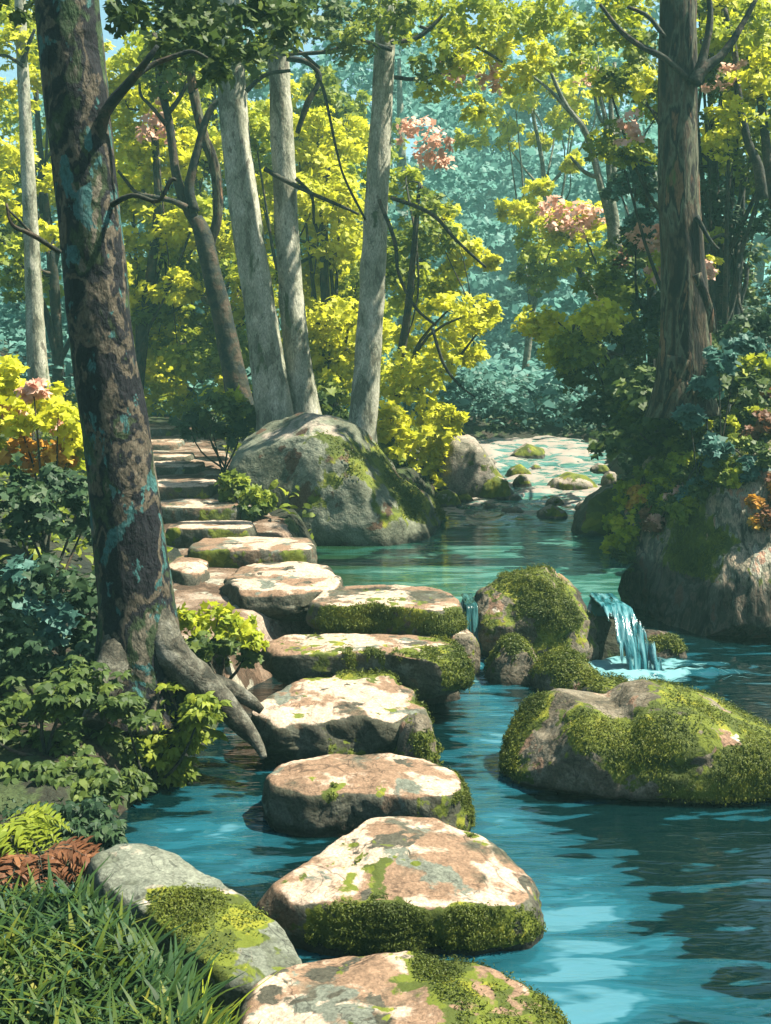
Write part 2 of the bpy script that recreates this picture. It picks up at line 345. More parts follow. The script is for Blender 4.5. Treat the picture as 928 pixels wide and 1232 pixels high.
def boulder(sky, Y, zb, hd, seed=0, amp=.05, nu=90, nv=56, p=1.25, under=.35, freq=1.0, lean=0, facets=5):
    """a boulder whose skyline seen from the path follows sky (photo pixels at distance Y); zb its foot, hd half its thickness"""
    S = np.array([atY(x, y, Y) for x, y in sky]); xs = S[:, 0]; zs = S[:, 2]
    x0, x1 = xs[0], xs[-1]; w = (x1 - x0) / 2; cx = (x0 + x1) / 2
    u = -np.cos(np.linspace(0.02, math.pi - .02, nu))
    X = cx + w * u; top = np.interp(X, xs, zs)
    for _ in range(2): top = np.convolve(np.pad(top, 1, 'edge'), [.25, .5, .25], 'valid')
    D = hd * np.clip(1 - np.abs(u) ** 3, .0, 1) ** .5 + .01
    ph = np.linspace(-under * math.pi / 2, math.pi + under * math.pi / 2, nv)
    V = []
    for i in range(nu):
        cph = np.cos(ph); sph = np.sin(ph)
        y = Y - D[i] * np.sign(cph) * np.abs(cph) ** (1 / p) 
        hgt = max(top[i] - zb, .02)
        z = np.where(sph > 0, zb + hgt * (.12 + .88 * np.abs(sph) ** (1 / p)), zb + hgt * .12 * (1 + 1.4 * sph / max(math.sin(under * math.pi / 2), .05)))
        y = np.where(sph < 0, Y + (y - Y) * (1 + .25 * sph), y)
        y = y + lean * (z - zb)
        V.append(np.column_stack([np.full(nv, X[i]), y, z]))
    V = np.array(V).reshape(-1, 3)
    c = np.array([cx, Y, zb + (top.max() - zb) * .4])
    d = V - c; d /= np.linalg.norm(d, axis=1)[:, None] + 1e-6
    V = facet(V, c, facets, seed)
    sf = freq * 1.6 / max(w, .1)
    ridge = 1 - np.abs(fbm(V * sf * np.array([1.2, 1.2, 1.5]), seed + 7, 4))
    V = V + d * (amp * w * (fbm(V * sf * 1.3, seed, 5) * .55 - np.clip(ridge - .68, 0, 1) * 1.5))[:, None]
    Fc = []
    for i in range(nu - 1):
        for j in range(nv - 1):
            Fc.append((i * nv + j, (i + 1) * nv + j, (i + 1) * nv + j + 1, i * nv + j + 1))
        Fc.append((i * nv + nv - 1, (i + 1) * nv + nv - 1, (i + 1) * nv, i * nv))
    Fc.append(tuple(range(nv))); Fc.append(tuple(range((nu - 1) * nv, nu * nv))[::-1])
    return V, Fc, np.array([cx, Y, zb])
def vnormals(V, Fc):
    Nn = np.zeros_like(V)
    Q = np.array([f for f in Fc if len(f) == 4])
    n = np.cross(V[Q[:, 2]] - V[Q[:, 0]], V[Q[:, 3]] - V[Q[:, 1]])
    for k in range(4): np.add.at(Nn, Q[:, k], n)
    return Nn / (np.linalg.norm(Nn, axis=1)[:, None] + 1e-9)

# leaf outlines (unit length about 1)
def lobed(seed, k=5):
    r = np.random.RandomState(seed); V = []
    for i in range(k * 2):
        a = 2 * math.pi * (i + r.uniform(-.25, .25)) / (k * 2); rad = (.5 * r.uniform(.75, 1.2)) if i % 2 == 0 else .5 * r.uniform(.45, .72)
        V.append((math.cos(a) * rad, math.sin(a) * rad, r.uniform(-.06, .06)))
    return np.array(V)
def ovate(w, n=4, fold=.08):
    V = []
    xs = np.linspace(-.5, .5, n + 2)
    prof = [w * math.sin(math.pi * (t + .5) ** .8) for t in xs]
    for x, q in zip(xs[1:-1], prof[1:-1]): V.append((x, q / 2, fold - .25 * (x) ** 2))
    top = [(-.5, 0, -.06)] + V + [(.5, 0, -.12)]
    bot = [(v[0], -v[1], v[2]) for v in V][::-1]
    return np.array(top + bot)
T_LOBE = [lobed(s) for s in range(8)]
T_OV = [ovate(.42), ovate(.5), ovate(.36)]
T_LANCE = [ovate(.2), ovate(.26)]
T_TUFT = [ovate(.28, 2), ovate(.4, 2)]
def leaves(name, P, Nr, size, mats, parent=None, org=None, tmpl=T_LOBE, midx=None, tone=None, axis=None, seed=0):
    r = np.random.RandomState(seed); n = len(P); P = np.asarray(P, float)
    Nr = np.asarray(Nr, float); Nr = Nr / (np.linalg.norm(Nr, axis=1)[:, None] + 1e-9)
    a = r.normal(size=(n, 3)) if axis is None else np.asarray(axis, float)
    a = a - Nr * (a * Nr).sum(1)[:, None]; a /= np.linalg.norm(a, axis=1)[:, None] + 1e-9
    b = np.cross(Nr, a)
    T = np.array(tmpl); k = T.shape[1]; ti = r.randint(0, len(T), n); tv = T[ti]
    size = np.broadcast_to(size, n)
    V = P[:, None, :] + size[:, None, None] * (tv[:, :, :1] * a[:, None] + tv[:, :, 1:2] * b[:, None] + tv[:, :, 2:] * Nr[:, None])
    Fc = np.arange(n * k).reshape(n, k)
    tone = r.uniform(0, 1, n) if tone is None else tone
    return mesh(name, V.reshape(-1, 3), Fc, mats, parent, org, smooth=False, attrs={'tone': ('FACE', np.clip(tone, 0, 1))}, midx=midx)
def clumps_to_leaves(cl, seed, leafpx=13, flat=.55, dens=1.0):
    """cl: list of (centre xyz, radius, class, density). Returns P, N, size, class list, tone"""
    r = np.random.RandomState(seed); P = []; Nn = []; S = []; C = []; T = []
    for (c, rad, cls, dn) in cl:
        c = np.array(c); D = dep(c); ls = leafpx * D / F
        nsub = max(5, int(12 * dn))
        for s in range(nsub):
            d = r.normal(size=3); d /= np.linalg.norm(d); d[2] *= .85
            sc_ = c + d * rad * r.uniform(.35, .9); sr = rad * r.uniform(.30, .52); t0 = r.uniform(.2, .8)
            n = int(max(10, dens * dn * 7.0 * (sr / ls) ** 2))
            n = min(n, 800)
            q = r.normal(size=(n, 3)); q /= np.linalg.norm(q, axis=1)[:, None]; q *= r.uniform(0, 1, (n, 1)) ** .4
            p = q * sr; p[:, 2] *= flat; p[:, 2] -= .35 * (p[:, 0] ** 2 + p[:, 1] ** 2) / sr
            P.append(sc_ + p)
            nn = q * np.array([.7, .7, .5]) + r.normal(size=(n, 3)) * .55 + np.array([0, -.25, .75]); Nn.append(nn)
            S.append(ls * r.uniform(.65, 1.45, n)); C += [cls] * n; T.append(np.clip(t0 + r.normal(size=n) * .22, 0, 1))
    return np.vstack(P), np.vstack(Nn), np.concatenate(S), C, np.concatenate(T)
def crown(name, cl, parent=None, org=None, seed=0, leafpx=9, tmpl=T_LOBE, **kw):
    P, Nn, S, C, T = clumps_to_leaves(cl, seed, leafpx, **kw)
    cls = sorted(set(C)); ix = {c: i for i, c in enumerate(cls)}
    return leaves(name, P, Nn, S, [LEAF[c] for c in cls], parent, org, tmpl, [ix[c] for c in C], T, seed=seed)
def pc(lst, Y, dY=.8, seed=0, cls='yellow', dn=1.0):
    """clumps given in photo pixels (px, py, radius px[, class[, dY]]) about depth Y, spread in depth"""
    r = np.random.RandomState(seed + 500); out = []
    for q in lst:
        c = q[3] if len(q) > 3 and q[3] else cls
        yy = Y + (q[4] if len(q) > 4 else r.uniform(-dY, dY))
        p = atY(q[0], q[1], yy); pk = c == 'pink'; out.append((p, q[2] * (1.3 if pk else 1) * dep(p) / F, c, dn * (.7 if pk else 1)))
    return out

# ------------------------------------------------------------------ terrain
def xl(y): return np.interp(y, [-3, 2.7, 3.0, 3.3, 3.9, 4.6, 5.6, 6.5, 7.2, 8.0, 8.5, 9.7, 10.5, 12, 15, 20, 30], [-.15, -.2, -.34, -.58, -.95, -1.02, -.78, -.70, -.32, -.36, -.60, -.5, .2, .72, 1.0, 1.8, 4])
def xr(y): return np.interp(y, [-3, 5.0, 6.4, 6.9, 7.6, 8.5, 10, 13, 16, 20, 30], [4.5, 4.2, 3.2, 1.72, 1.66, 1.70, 2.0, 2.6, 2.9, 3.6, 6])
def zbed(y): return np.interp(y, [-3, 6.9, 7.25, 7.5, 7.9, 10.2, 15, 20, 40], [-.5, -.5, .26, .27, .0, .1, .6, .75, 1.2])
def zleft(y): return np.interp(y, [-3, 3, 5, 6, 7.2, 8.4, 9.3, 10.3, 12, 14, 16, 30, 60, 200], [.16, .17, .28, .33, .40, .50, .64, .72, .84, .92, .97, 1.3, 3, 8])
def zright(y): return np.interp(y, [-3, 6.5, 8.6, 9.3, 9.8, 12, 14, 18, 30, 60, 200], [-.5, -.5, -.4, 1.5, 1.75, 1.3, 1.15, 1.1, 1.4, 3, 8])
PATHX = lambda y: np.interp(y, [5.8, 6.6, 7.4, 8.4, 9.3, 10.3, 11.7, 12.6, 13.6, 16.2, 20], [-1.0, -.92, -.90, -1.05, -1.5, -1.8, -2.2, -2.4, -2.65, -3.35, -4.2])
def hgt(x, y):
    dl = xl(y) - x; dr = x - xr(y)
    h = zbed(y) + 0 * x
    pd = PATHX(y) - .75 - x
    L_ = zleft(y) + .10 * np.clip(pd, 0, 30) + .20 * np.clip(pd - .3, 0, 5) * sstep(2, 6, y)
    Rr = zright(y) + .28 * np.clip(dr - .8, 0, 6) * sstep(8.8, 9.6, y)
    h = h + (L_ - h) * sstep(-.12, .34, dl)
    h = h + (Rr - h) * sstep(-.15, .75, dr)
    fb = sstep(15.6, 17.0, y) * sstep(-3.0, -1.0, x); h = h + (np.maximum(h, 1.10 + .01 * (y - 17)) - h) * fb
    P = np.column_stack([np.ravel(x), np.ravel(y), 0 * np.ravel(x)])
    nz = (fbm(P * 1.3, 3, 4) * .05).reshape(np.shape(x))
    pm = sstep(.75, .35, np.abs(x - PATHX(y))) * sstep(5.6, 6.2, y) * sstep(19, 16, y)
    return h + nz * (1 - .8 * pm), pm
xsg = np.concatenate([-np.geomspace(5, 260, 40)[::-1], np.arange(-4.9, 5.0, .08), np.geomspace(5, 260, 40)])
ysg = np.concatenate([np.arange(-6, 1.5, .5), np.arange(1.5, 17, .09), np.geomspace(17, 420, 70)])
def grid(xs, ys):
    X, Y_ = np.meshgrid(xs, ys); nx, ny = len(xs), len(ys)
    i = np.arange(ny - 1)[:, None] * nx + np.arange(nx - 1)[None]
    return X, Y_, np.stack([i, i + 1, i + nx + 1, i + nx], -1).reshape(-1, 4)
X, Y_, Fg = grid(xsg, ysg); Z, pm = hgt(X, Y_)
tag(mesh('ground', np.column_stack([X.ravel(), Y_.ravel(), (Z - .06 * pm).ravel()]), Fg, M['earth']), kind='structure')
# path sheet over the bank
vs = np.arange(5.9, 17.0, .07); us = np.linspace(-1, 1, 15)
PX = np.array([PATHX(v) + (us * .74 if v < 8 else us * .62 + .12) * (1 + .12 * math.sin(v * 3.1)) for v in vs]); PY = np.repeat(vs[:, None], 15, 1)
PZ, _ = hgt(PX, PY)
PZ = PZ + .0 + .012 * fbm(np.column_stack([PX.ravel(), PY.ravel(), 0 * PX.ravel()]) * 5, 5, 3).reshape(PX.shape) - .05 * np.abs(us)[None] ** 4
i = np.arange(len(vs) - 1)[:, None] * 15 + np.arange(14)[None]
tag(mesh('path', np.column_stack([PX.ravel(), PY.ravel(), PZ.ravel()]), np.stack([i, i + 1, i + 16, i + 15], -1).reshape(-1, 4), M['path']), kind='structure')
# lower pool
FALL = at(738, 800, 0)
xs = np.concatenate([np.arange(-2.2, 6.6, .05)]); ys = np.arange(.5, 9.0, .05)
X, Y_, Fg = grid(xs, ys); 
d1 = np.hypot((X - FALL[0]) / 1.3, (Y_ - FALL[1] + .05) / .55); FL2 = at(570, 800, 0); d2 = np.hypot((X - FL2[0]) / .35, (Y_ - FL2[1]) / .9)
foam = np.maximum(.62 * np.exp(-d1 ** 2 * 1.3), .46 * np.exp(-d2 ** 2))
refl = np.zeros_like(X) - .35  # sky reflections on the pool, painted in as brighter patches of colour
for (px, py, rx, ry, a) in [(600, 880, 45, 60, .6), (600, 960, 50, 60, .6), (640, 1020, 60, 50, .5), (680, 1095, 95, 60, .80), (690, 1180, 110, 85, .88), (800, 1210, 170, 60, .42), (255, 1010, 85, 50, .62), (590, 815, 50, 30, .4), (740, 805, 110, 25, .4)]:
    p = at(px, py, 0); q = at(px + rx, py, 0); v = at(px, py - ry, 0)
    refl = np.maximum(refl, -.35 + (a + .02) * np.exp(-.8 * (((X - p[0]) / (q[0] - p[0])) ** 2 + ((Y_ - p[1]) / (v[1] - p[1])) ** 2)))
wz = .006 * fbm(np.column_stack([X.ravel() * 3, Y_.ravel() * 7, 0 * X.ravel()]), 8, 3) + .02 * (foam.ravel() > .3) * fbm(np.column_stack([X.ravel() * 9, Y_.ravel() * 14, 0 * X.ravel()]), 9, 3)
tag(mesh('water', np.column_stack([X.ravel(), Y_.ravel(), wz]), Fg, M['pool'], attrs={'foam': ('POINT', foam.ravel()), 'reflect_tint': ('POINT', refl.ravel())}), kind='structure')
# upper pool and rapids: one sheet of water that climbs the stream bed
def zw(y): return np.interp(y, [0, 7.5, 10.6, 11.2, 12.4, 15, 17, 22, 40], [.35, .35, .355, .42, .53, .77, .86, .95, 1.35])
vs = np.concatenate([np.arange(7.33, 16.6, .06), np.geomspace(16.6, 18, 10)]); us = np.linspace(-.25, 1.18, 66)
X = np.array([np.minimum(xl(v) + (xr(v) - xl(v)) * us, np.interp(v, [7.3, 7.7, 8.3, 9.2, 9.6], [1.61, 1.66, 1.82, 2.2, 9])) for v in vs]); Y_ = np.repeat(vs[:, None], len(us), 1)
rap = sstep(10.3, 11.3, Y_)
n1 = fbm(np.column_stack([X.ravel() * 3, Y_.ravel() * 5, 0 * X.ravel()]), 21, 4).reshape(X.shape)
Z = zw(Y_) + .035 * rap * n1 - .10 * sstep(7.45, 7.33, Y_)
foam = .50 * rap + .2 * n1 * rap - .2 * (1 - rap)
i = np.arange(len(vs) - 1)[:, None] * len(us) + np.arange(len(us) - 1)[None]
tag(mesh('stream', np.column_stack([X.ravel(), Y_.ravel(), Z.ravel()]), np.stack([i, i + 1, i + len(us) + 1, i + len(us)], -1).reshape(-1, 4), M['stream'], attrs={'foam': ('POINT', foam.ravel()), 'reflect_tint': ('POINT', (.32 + .2 * rap).ravel() - .6 * sstep(.35, .0, np.tile(us, len(vs))))}), kind='structure')  # mask lowered on the left to paint an olive reflection

# ------------------------------------------------------------------ stones
def mossmask(V, Nn, org, size, dirv=(0, 0, 1), a=.5, b=.55, c=-.1, fq=2.5, seed=0):
    n = fbm(V * fq / size, seed + 40, 4)
    return np.clip(a * n + b * (Nn @ (np.array(dirv) / np.linalg.norm(dirv))) + c + .3, 0, 1)
def add_tufts(parent, V, Nn, mk, n, size, seed, hang=.5, thr=.55, cls='moss'):
    r = np.random.RandomState(seed)
    idx = np.where((mk > thr * .85) & (V[:, 2] > -.02))[0]
    if len(idx) == 0: return
    n = int(n * 1.5); pr = (mk[idx] - thr * .8); k = r.choice(idx, n, p=pr / pr.sum()); n = n; size = size * .78; P = V[k] + r.normal(size=(n, 3)) * size * .6
    ax = Nn[k] * .5 + r.normal(size=(n, 3)) * .45 + np.array([0, 0, -hang]) * (1 - np.clip(Nn[k][:, 2:], 0, 1)) * 1.6 + np.array([0, 0, .3])
    nn = Nn[k] + r.normal(size=(n, 3)) * .5
    tn = np.clip(.45 + .5 * fbm(V[k] * 6, seed, 3) + r.normal(size=n) * .15, 0, 1)
    leaves('moss', P + Nn[k] * size * .2, nn, size * r.uniform(.6, 1.5, n), LEAF[cls], parent, tmpl=T_TUFT, tone=tn, axis=ax, seed=seed)
def stone(name, label, cat, VFO, mat, mossargs=None, tufts=0, tsize=.03, group=None, thr=.55, hang=.5):
    V, Fc, o = VFO; Nn = vnormals(V, Fc); size = np.ptp(V[:, 0])
    mk = mossmask(V, Nn, o, size, **mossargs) if mossargs else np.zeros(len(V))
    wl = np.where((V[:, 1] < 7.35) | (name == 'boulder') & (o[0] > 1.8), 0.0, zw(V[:, 1])); wet = sstep(.075, .02, V[:, 2] - wl - .02 * fbm(V * 7, 3, 3)); mk = mk * (1 - sstep(.04, .0, V[:, 2] - wl))
    AT = {'moss': ('POINT', mk), 'wet': ('POINT', wet)}
    if tufts:
        e = thing(name, label, cat, o, group)
        mesh('rock', V, Fc, mat, e, attrs=AT)
        add_tufts(e, V, Nn, mk, tufts, tsize, int(abs(o[0]) * 1000) % 997, hang, thr)
        return e
    ob = mesh(name, V, Fc, mat, None, o, attrs=AT)
    return tag(ob, label, cat, group)
G1 = 'stepping stones across the pool'
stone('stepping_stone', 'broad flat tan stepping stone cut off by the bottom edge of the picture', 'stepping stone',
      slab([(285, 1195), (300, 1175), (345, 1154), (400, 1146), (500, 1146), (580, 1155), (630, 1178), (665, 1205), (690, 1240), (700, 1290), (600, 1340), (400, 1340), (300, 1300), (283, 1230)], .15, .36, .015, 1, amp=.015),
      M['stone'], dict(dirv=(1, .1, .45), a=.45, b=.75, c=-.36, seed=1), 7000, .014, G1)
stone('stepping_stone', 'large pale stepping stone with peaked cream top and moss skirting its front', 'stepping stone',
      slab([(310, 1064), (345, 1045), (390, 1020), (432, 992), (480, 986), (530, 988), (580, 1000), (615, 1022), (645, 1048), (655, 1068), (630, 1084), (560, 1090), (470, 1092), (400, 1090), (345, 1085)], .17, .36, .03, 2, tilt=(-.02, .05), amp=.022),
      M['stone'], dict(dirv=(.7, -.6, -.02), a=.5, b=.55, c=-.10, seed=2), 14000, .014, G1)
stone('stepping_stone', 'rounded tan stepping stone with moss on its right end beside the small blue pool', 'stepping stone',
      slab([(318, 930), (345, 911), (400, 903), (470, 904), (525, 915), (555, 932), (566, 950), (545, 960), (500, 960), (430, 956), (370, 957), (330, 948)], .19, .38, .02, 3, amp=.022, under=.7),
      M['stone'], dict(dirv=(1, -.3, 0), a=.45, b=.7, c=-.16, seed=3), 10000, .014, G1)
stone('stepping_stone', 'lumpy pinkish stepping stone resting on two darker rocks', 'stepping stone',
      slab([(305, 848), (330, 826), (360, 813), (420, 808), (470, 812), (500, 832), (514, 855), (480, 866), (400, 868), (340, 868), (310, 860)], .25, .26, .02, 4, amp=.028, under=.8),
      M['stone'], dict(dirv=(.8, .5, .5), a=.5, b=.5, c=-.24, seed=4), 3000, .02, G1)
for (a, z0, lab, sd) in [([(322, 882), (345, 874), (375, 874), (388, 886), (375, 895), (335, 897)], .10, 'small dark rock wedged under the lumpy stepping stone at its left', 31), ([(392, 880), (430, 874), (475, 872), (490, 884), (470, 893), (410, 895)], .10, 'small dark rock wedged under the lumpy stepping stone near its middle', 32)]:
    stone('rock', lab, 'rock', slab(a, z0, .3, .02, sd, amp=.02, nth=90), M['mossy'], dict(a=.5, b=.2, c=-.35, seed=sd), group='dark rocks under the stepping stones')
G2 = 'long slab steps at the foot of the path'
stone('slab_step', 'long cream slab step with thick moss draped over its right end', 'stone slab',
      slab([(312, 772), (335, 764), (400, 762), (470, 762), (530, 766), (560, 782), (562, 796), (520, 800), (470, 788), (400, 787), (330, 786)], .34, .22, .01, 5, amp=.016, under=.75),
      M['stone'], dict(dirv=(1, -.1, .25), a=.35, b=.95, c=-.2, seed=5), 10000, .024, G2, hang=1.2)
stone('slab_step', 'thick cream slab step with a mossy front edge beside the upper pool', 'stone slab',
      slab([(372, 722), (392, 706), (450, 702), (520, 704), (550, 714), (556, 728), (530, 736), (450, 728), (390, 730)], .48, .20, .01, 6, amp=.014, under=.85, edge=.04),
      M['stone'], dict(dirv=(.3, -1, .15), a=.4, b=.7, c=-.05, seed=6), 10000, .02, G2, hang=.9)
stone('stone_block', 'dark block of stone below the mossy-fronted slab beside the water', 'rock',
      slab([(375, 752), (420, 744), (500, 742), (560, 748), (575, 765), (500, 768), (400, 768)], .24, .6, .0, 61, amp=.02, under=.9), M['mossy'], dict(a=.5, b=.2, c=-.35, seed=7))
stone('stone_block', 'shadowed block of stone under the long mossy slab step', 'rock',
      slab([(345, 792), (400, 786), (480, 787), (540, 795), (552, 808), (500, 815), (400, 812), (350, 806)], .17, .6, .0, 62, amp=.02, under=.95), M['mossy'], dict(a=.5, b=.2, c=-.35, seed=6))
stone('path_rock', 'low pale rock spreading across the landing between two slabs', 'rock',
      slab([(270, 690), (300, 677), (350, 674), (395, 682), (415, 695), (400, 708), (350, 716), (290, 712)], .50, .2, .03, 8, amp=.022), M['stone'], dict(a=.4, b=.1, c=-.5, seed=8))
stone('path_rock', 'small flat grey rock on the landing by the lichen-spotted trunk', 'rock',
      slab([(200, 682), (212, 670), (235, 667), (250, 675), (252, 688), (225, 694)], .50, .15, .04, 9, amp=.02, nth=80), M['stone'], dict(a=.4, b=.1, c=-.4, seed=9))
# climbing path steps
G3 = 'steps climbing the forest path'
steps = [ # x0, x1, y back, y front, z top, label
 (222, 376, 646, 662, .60, 'widest grey step of the climbing path, nearest the landing'),
 (198, 305, 626, 636, .67, 'rusty-edged step just above the widest grey step'),
 (190, 292, 603, 611, .74, 'pale mossy step level with the base of the bush beside the domed grey boulder'),
 (180, 256, 576, 585, .82, 'grey step below the two narrow cream steps of the path'),
 (176, 241, 555, 561, .88, 'lower of the two narrow cream steps high on the path'),
 (172, 230, 544, 549, .92, 'upper of the two narrow cream steps high on the path'),
 (168, 214, 528, 534, .965, 'mossy brown step just below the topmost one'),
 (165, 208, 508, 516, 1.05, 'topmost brown step at the head of the path')]
for k, (x0, x1, yb, yf, z, lab) in enumerate(steps):
    a0, a1 = at(x0, yf, z), at(x1, yf, z); b0, b1 = at(x0, yb, z), at(x1, yb, z)
    if k >= 3: b0[0], a0[0] = b0[0] - .25, a0[0] - .25
    d = min(max(b0[1] - a0[1], .35), .8); 
    pl = [(a0[0], a0[1] + .06), ((a0[0] + a1[0]) / 2, a0[1] - .03), (a1[0] - .05, a1[1]), (a1[0], a1[1] + d * .4), (a1[0] - .05, a1[1] + d), ((a0[0] + a1[0]) / 2, a0[1] + d * 1.05), (a0[0] + .05, a0[1] + d), (a0[0] - .02, a0[1] + d * .5)]
    stone('path_step', lab, 'step', slab(None, z, .28, .005, 70 + k, amp=.012, pts=pl, nth=110, under=.97, bulge=.01), M['stone'], dict(dirv=(.5, -1, -.1), a=.5, b=.5, c=-.56, seed=70 + k), group=G3)
# foreground left rock
stone('bank_rock', 'tilted grey-green rock with yellow moss patches sloping out of the grass', 'rock',
      slab([(104, 1050), (140, 1030), (190, 1029), (240, 1050), (300, 1072), (345, 1100), (376, 1142), (330, 1172), (270, 1160), (215, 1125), (160, 1095), (120, 1075)], .20, .42, .02, 12, tilt=(-.10, .08), amp=.02),
      patchy('grey_green_rock', [(.036, .04, .028), (.072, .08, .057), (.105, .115, .088), (.135, .145, .112)], 3.5, layers=[((.32, .265, .205), 3.0, 1.03, .02, .42)], moss=MOSS, bump=.5), dict(a=.75, b=.18, c=-.28, fq=3.5, seed=12), 3500, .016)
# boulders
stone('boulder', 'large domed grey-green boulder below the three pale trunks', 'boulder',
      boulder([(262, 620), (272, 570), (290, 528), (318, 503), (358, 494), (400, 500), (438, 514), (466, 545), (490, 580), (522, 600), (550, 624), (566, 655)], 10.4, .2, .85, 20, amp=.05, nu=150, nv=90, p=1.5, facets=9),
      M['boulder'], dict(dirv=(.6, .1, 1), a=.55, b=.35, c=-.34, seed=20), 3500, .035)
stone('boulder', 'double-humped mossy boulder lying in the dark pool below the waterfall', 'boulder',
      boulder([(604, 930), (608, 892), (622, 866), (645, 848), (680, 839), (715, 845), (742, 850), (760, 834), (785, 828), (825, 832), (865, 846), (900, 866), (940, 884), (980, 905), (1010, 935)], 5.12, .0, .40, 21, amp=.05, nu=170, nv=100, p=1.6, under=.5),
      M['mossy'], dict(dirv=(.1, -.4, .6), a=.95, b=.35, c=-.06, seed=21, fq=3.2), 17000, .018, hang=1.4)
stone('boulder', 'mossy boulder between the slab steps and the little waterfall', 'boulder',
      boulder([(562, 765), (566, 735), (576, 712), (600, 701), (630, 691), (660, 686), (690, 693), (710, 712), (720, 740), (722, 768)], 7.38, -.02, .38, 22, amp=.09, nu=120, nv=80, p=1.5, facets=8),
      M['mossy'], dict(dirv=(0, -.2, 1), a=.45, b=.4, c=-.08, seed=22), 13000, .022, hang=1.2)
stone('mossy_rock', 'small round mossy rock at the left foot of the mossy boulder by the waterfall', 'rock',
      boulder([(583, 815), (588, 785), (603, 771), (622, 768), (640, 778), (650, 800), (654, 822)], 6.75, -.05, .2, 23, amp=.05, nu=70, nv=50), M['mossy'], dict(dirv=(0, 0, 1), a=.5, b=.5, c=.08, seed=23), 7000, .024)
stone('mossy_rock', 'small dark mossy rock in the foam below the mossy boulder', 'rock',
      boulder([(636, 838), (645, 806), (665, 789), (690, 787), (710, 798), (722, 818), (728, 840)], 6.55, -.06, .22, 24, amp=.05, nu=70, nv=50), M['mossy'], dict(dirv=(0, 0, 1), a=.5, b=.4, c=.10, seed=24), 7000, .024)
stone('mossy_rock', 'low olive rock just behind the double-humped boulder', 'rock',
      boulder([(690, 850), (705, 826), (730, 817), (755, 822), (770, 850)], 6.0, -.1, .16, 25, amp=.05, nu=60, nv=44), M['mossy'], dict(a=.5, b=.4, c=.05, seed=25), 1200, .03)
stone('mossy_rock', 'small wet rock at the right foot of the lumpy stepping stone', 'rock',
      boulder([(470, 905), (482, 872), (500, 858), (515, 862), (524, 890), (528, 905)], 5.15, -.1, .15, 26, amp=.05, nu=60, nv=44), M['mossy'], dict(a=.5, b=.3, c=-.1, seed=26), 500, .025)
G4 = 'pale rocks in the rapids'
rap_rocks = [ # skyline px, Y, label, moss
 ([(518, 575), (526, 536), (543, 521), (566, 523), (592, 545), (610, 570), (622, 600)], 12.3, 'tallest pale rock at the left edge of the rapids', -.35),
 ([(572, 602), (580, 580), (596, 571), (610, 576), (617, 600)], 12.0, 'green mossy lump at the foot of the tallest pale rock', .5),
 ([(520, 608), (526, 592), (540, 588), (550, 595), (556, 608)], 11.6, 'small mossy grey rock near the right end of the domed grey boulder', .2),
 ([(545, 606), (553, 596), (564, 594), (572, 604)], 11.8, 'little yellow-mossed stone between two rocks left of the rapids', .5),
 ([(606, 560), (616, 540), (635, 533), (655, 541), (666, 558)], 14.6, 'cream rock with a mossy foot at the head of the rapids', .15),
 ([(606, 576), (614, 563), (626, 558), (637, 566), (642, 576)], 13.2, 'small cream-topped stone with moss in mid rapids', .3),
 ([(654, 592), (666, 576), (685, 569), (705, 571), (716, 580), (724, 594)], 12.5, 'low yellow-mossed rock in the middle of the rapids', .45),
 ([(640, 632), (648, 614), (664, 607), (680, 614), (688, 632)], 11.1, 'dark-sided mossy rock at the lip where the rapids meet the pool', .15),
 ([(687, 646), (692, 620), (708, 598), (728, 586), (750, 584), (776, 600), (790, 640)], 10.4, 'rounded grey boulder at the right edge of the rapids', .0),
 ([(655, 562), (663, 548), (676, 545), (690, 556), (696, 564)], 14.8, 'smooth pale stone beside the cream rock at the head of the rapids', -.1),
 ([(688, 556), (696, 540), (715, 534), (735, 538), (752, 552), (758, 562)], 15.4, 'wide grey stone farthest up the right side of the rapids', -.1),
 ([(570, 548), (580, 536), (598, 532), (615, 538), (622, 550)], 15.8, 'flat pale stone farthest up the left side of the rapids', -.2),
 ([(725, 580), (735, 562), (752, 556), (770, 566), (776, 582)], 13.8, 'grey stone under the right bank foliage by the rapids', -.1),
 ([(640, 545), (650, 534), (668, 531), (684, 540), (690, 550)], 17.0, 'distant pale stone at the dark far bank', -.2),
 ([(598, 622), (606, 612), (622, 609), (634, 616), (640, 624)], 11.3, 'thin flat stone barely showing above the foam', -.1)]
for cx, cy, hw, hh, Y0, lab in [(628, 580, 12, 9, 12.6, 'small pale stone between the tall pale rock and the yellow-mossed rock'), (645, 566, 10, 7, 13.6, 'pale pebble-like stone above the yellow-mossed rock'), (590, 612, 11, 7, 11.5, 'low cream stone at the left lip of the rapids'), (620, 600, 9, 6, 11.9, 'tiny cream stone in the foam left of mid rapids'), (722, 566, 14, 9, 13.4, 'cream stone right of the yellow-mossed rock'), (735, 575, 12, 8, 12.6, 'grey stone close above the rounded grey boulder'), (668, 604, 12, 7, 11.6, 'flat grey stone just above the dark-sided mossy rock'), (630, 545, 10, 7, 15.2, 'pale stone behind the cream rock at the head of the rapids'), (700, 610, 9, 6, 11.4, 'tiny mossy stone beside the rounded grey boulder'), (590, 560, 12, 10, 13.8, 'pale stone tucked behind the tallest pale rock'), (655, 622, 9, 5, 11.0, 'sliver of dark stone at the edge of the calm pool'), (678, 568, 9, 6, 13.8, 'round pale stone just above the yellow-mossed rock')]:
    rap_rocks.append(([(cx - hw, cy + hh * .5), (cx - hw * .75, cy - hh * .35), (cx - hw * .2, cy - hh), (cx + hw * .4, cy - hh * .85), (cx + hw * .85, cy - hh * .1), (cx + hw, cy + hh * .6)], Y0, lab, .08 if 'moss' in lab else -.15))
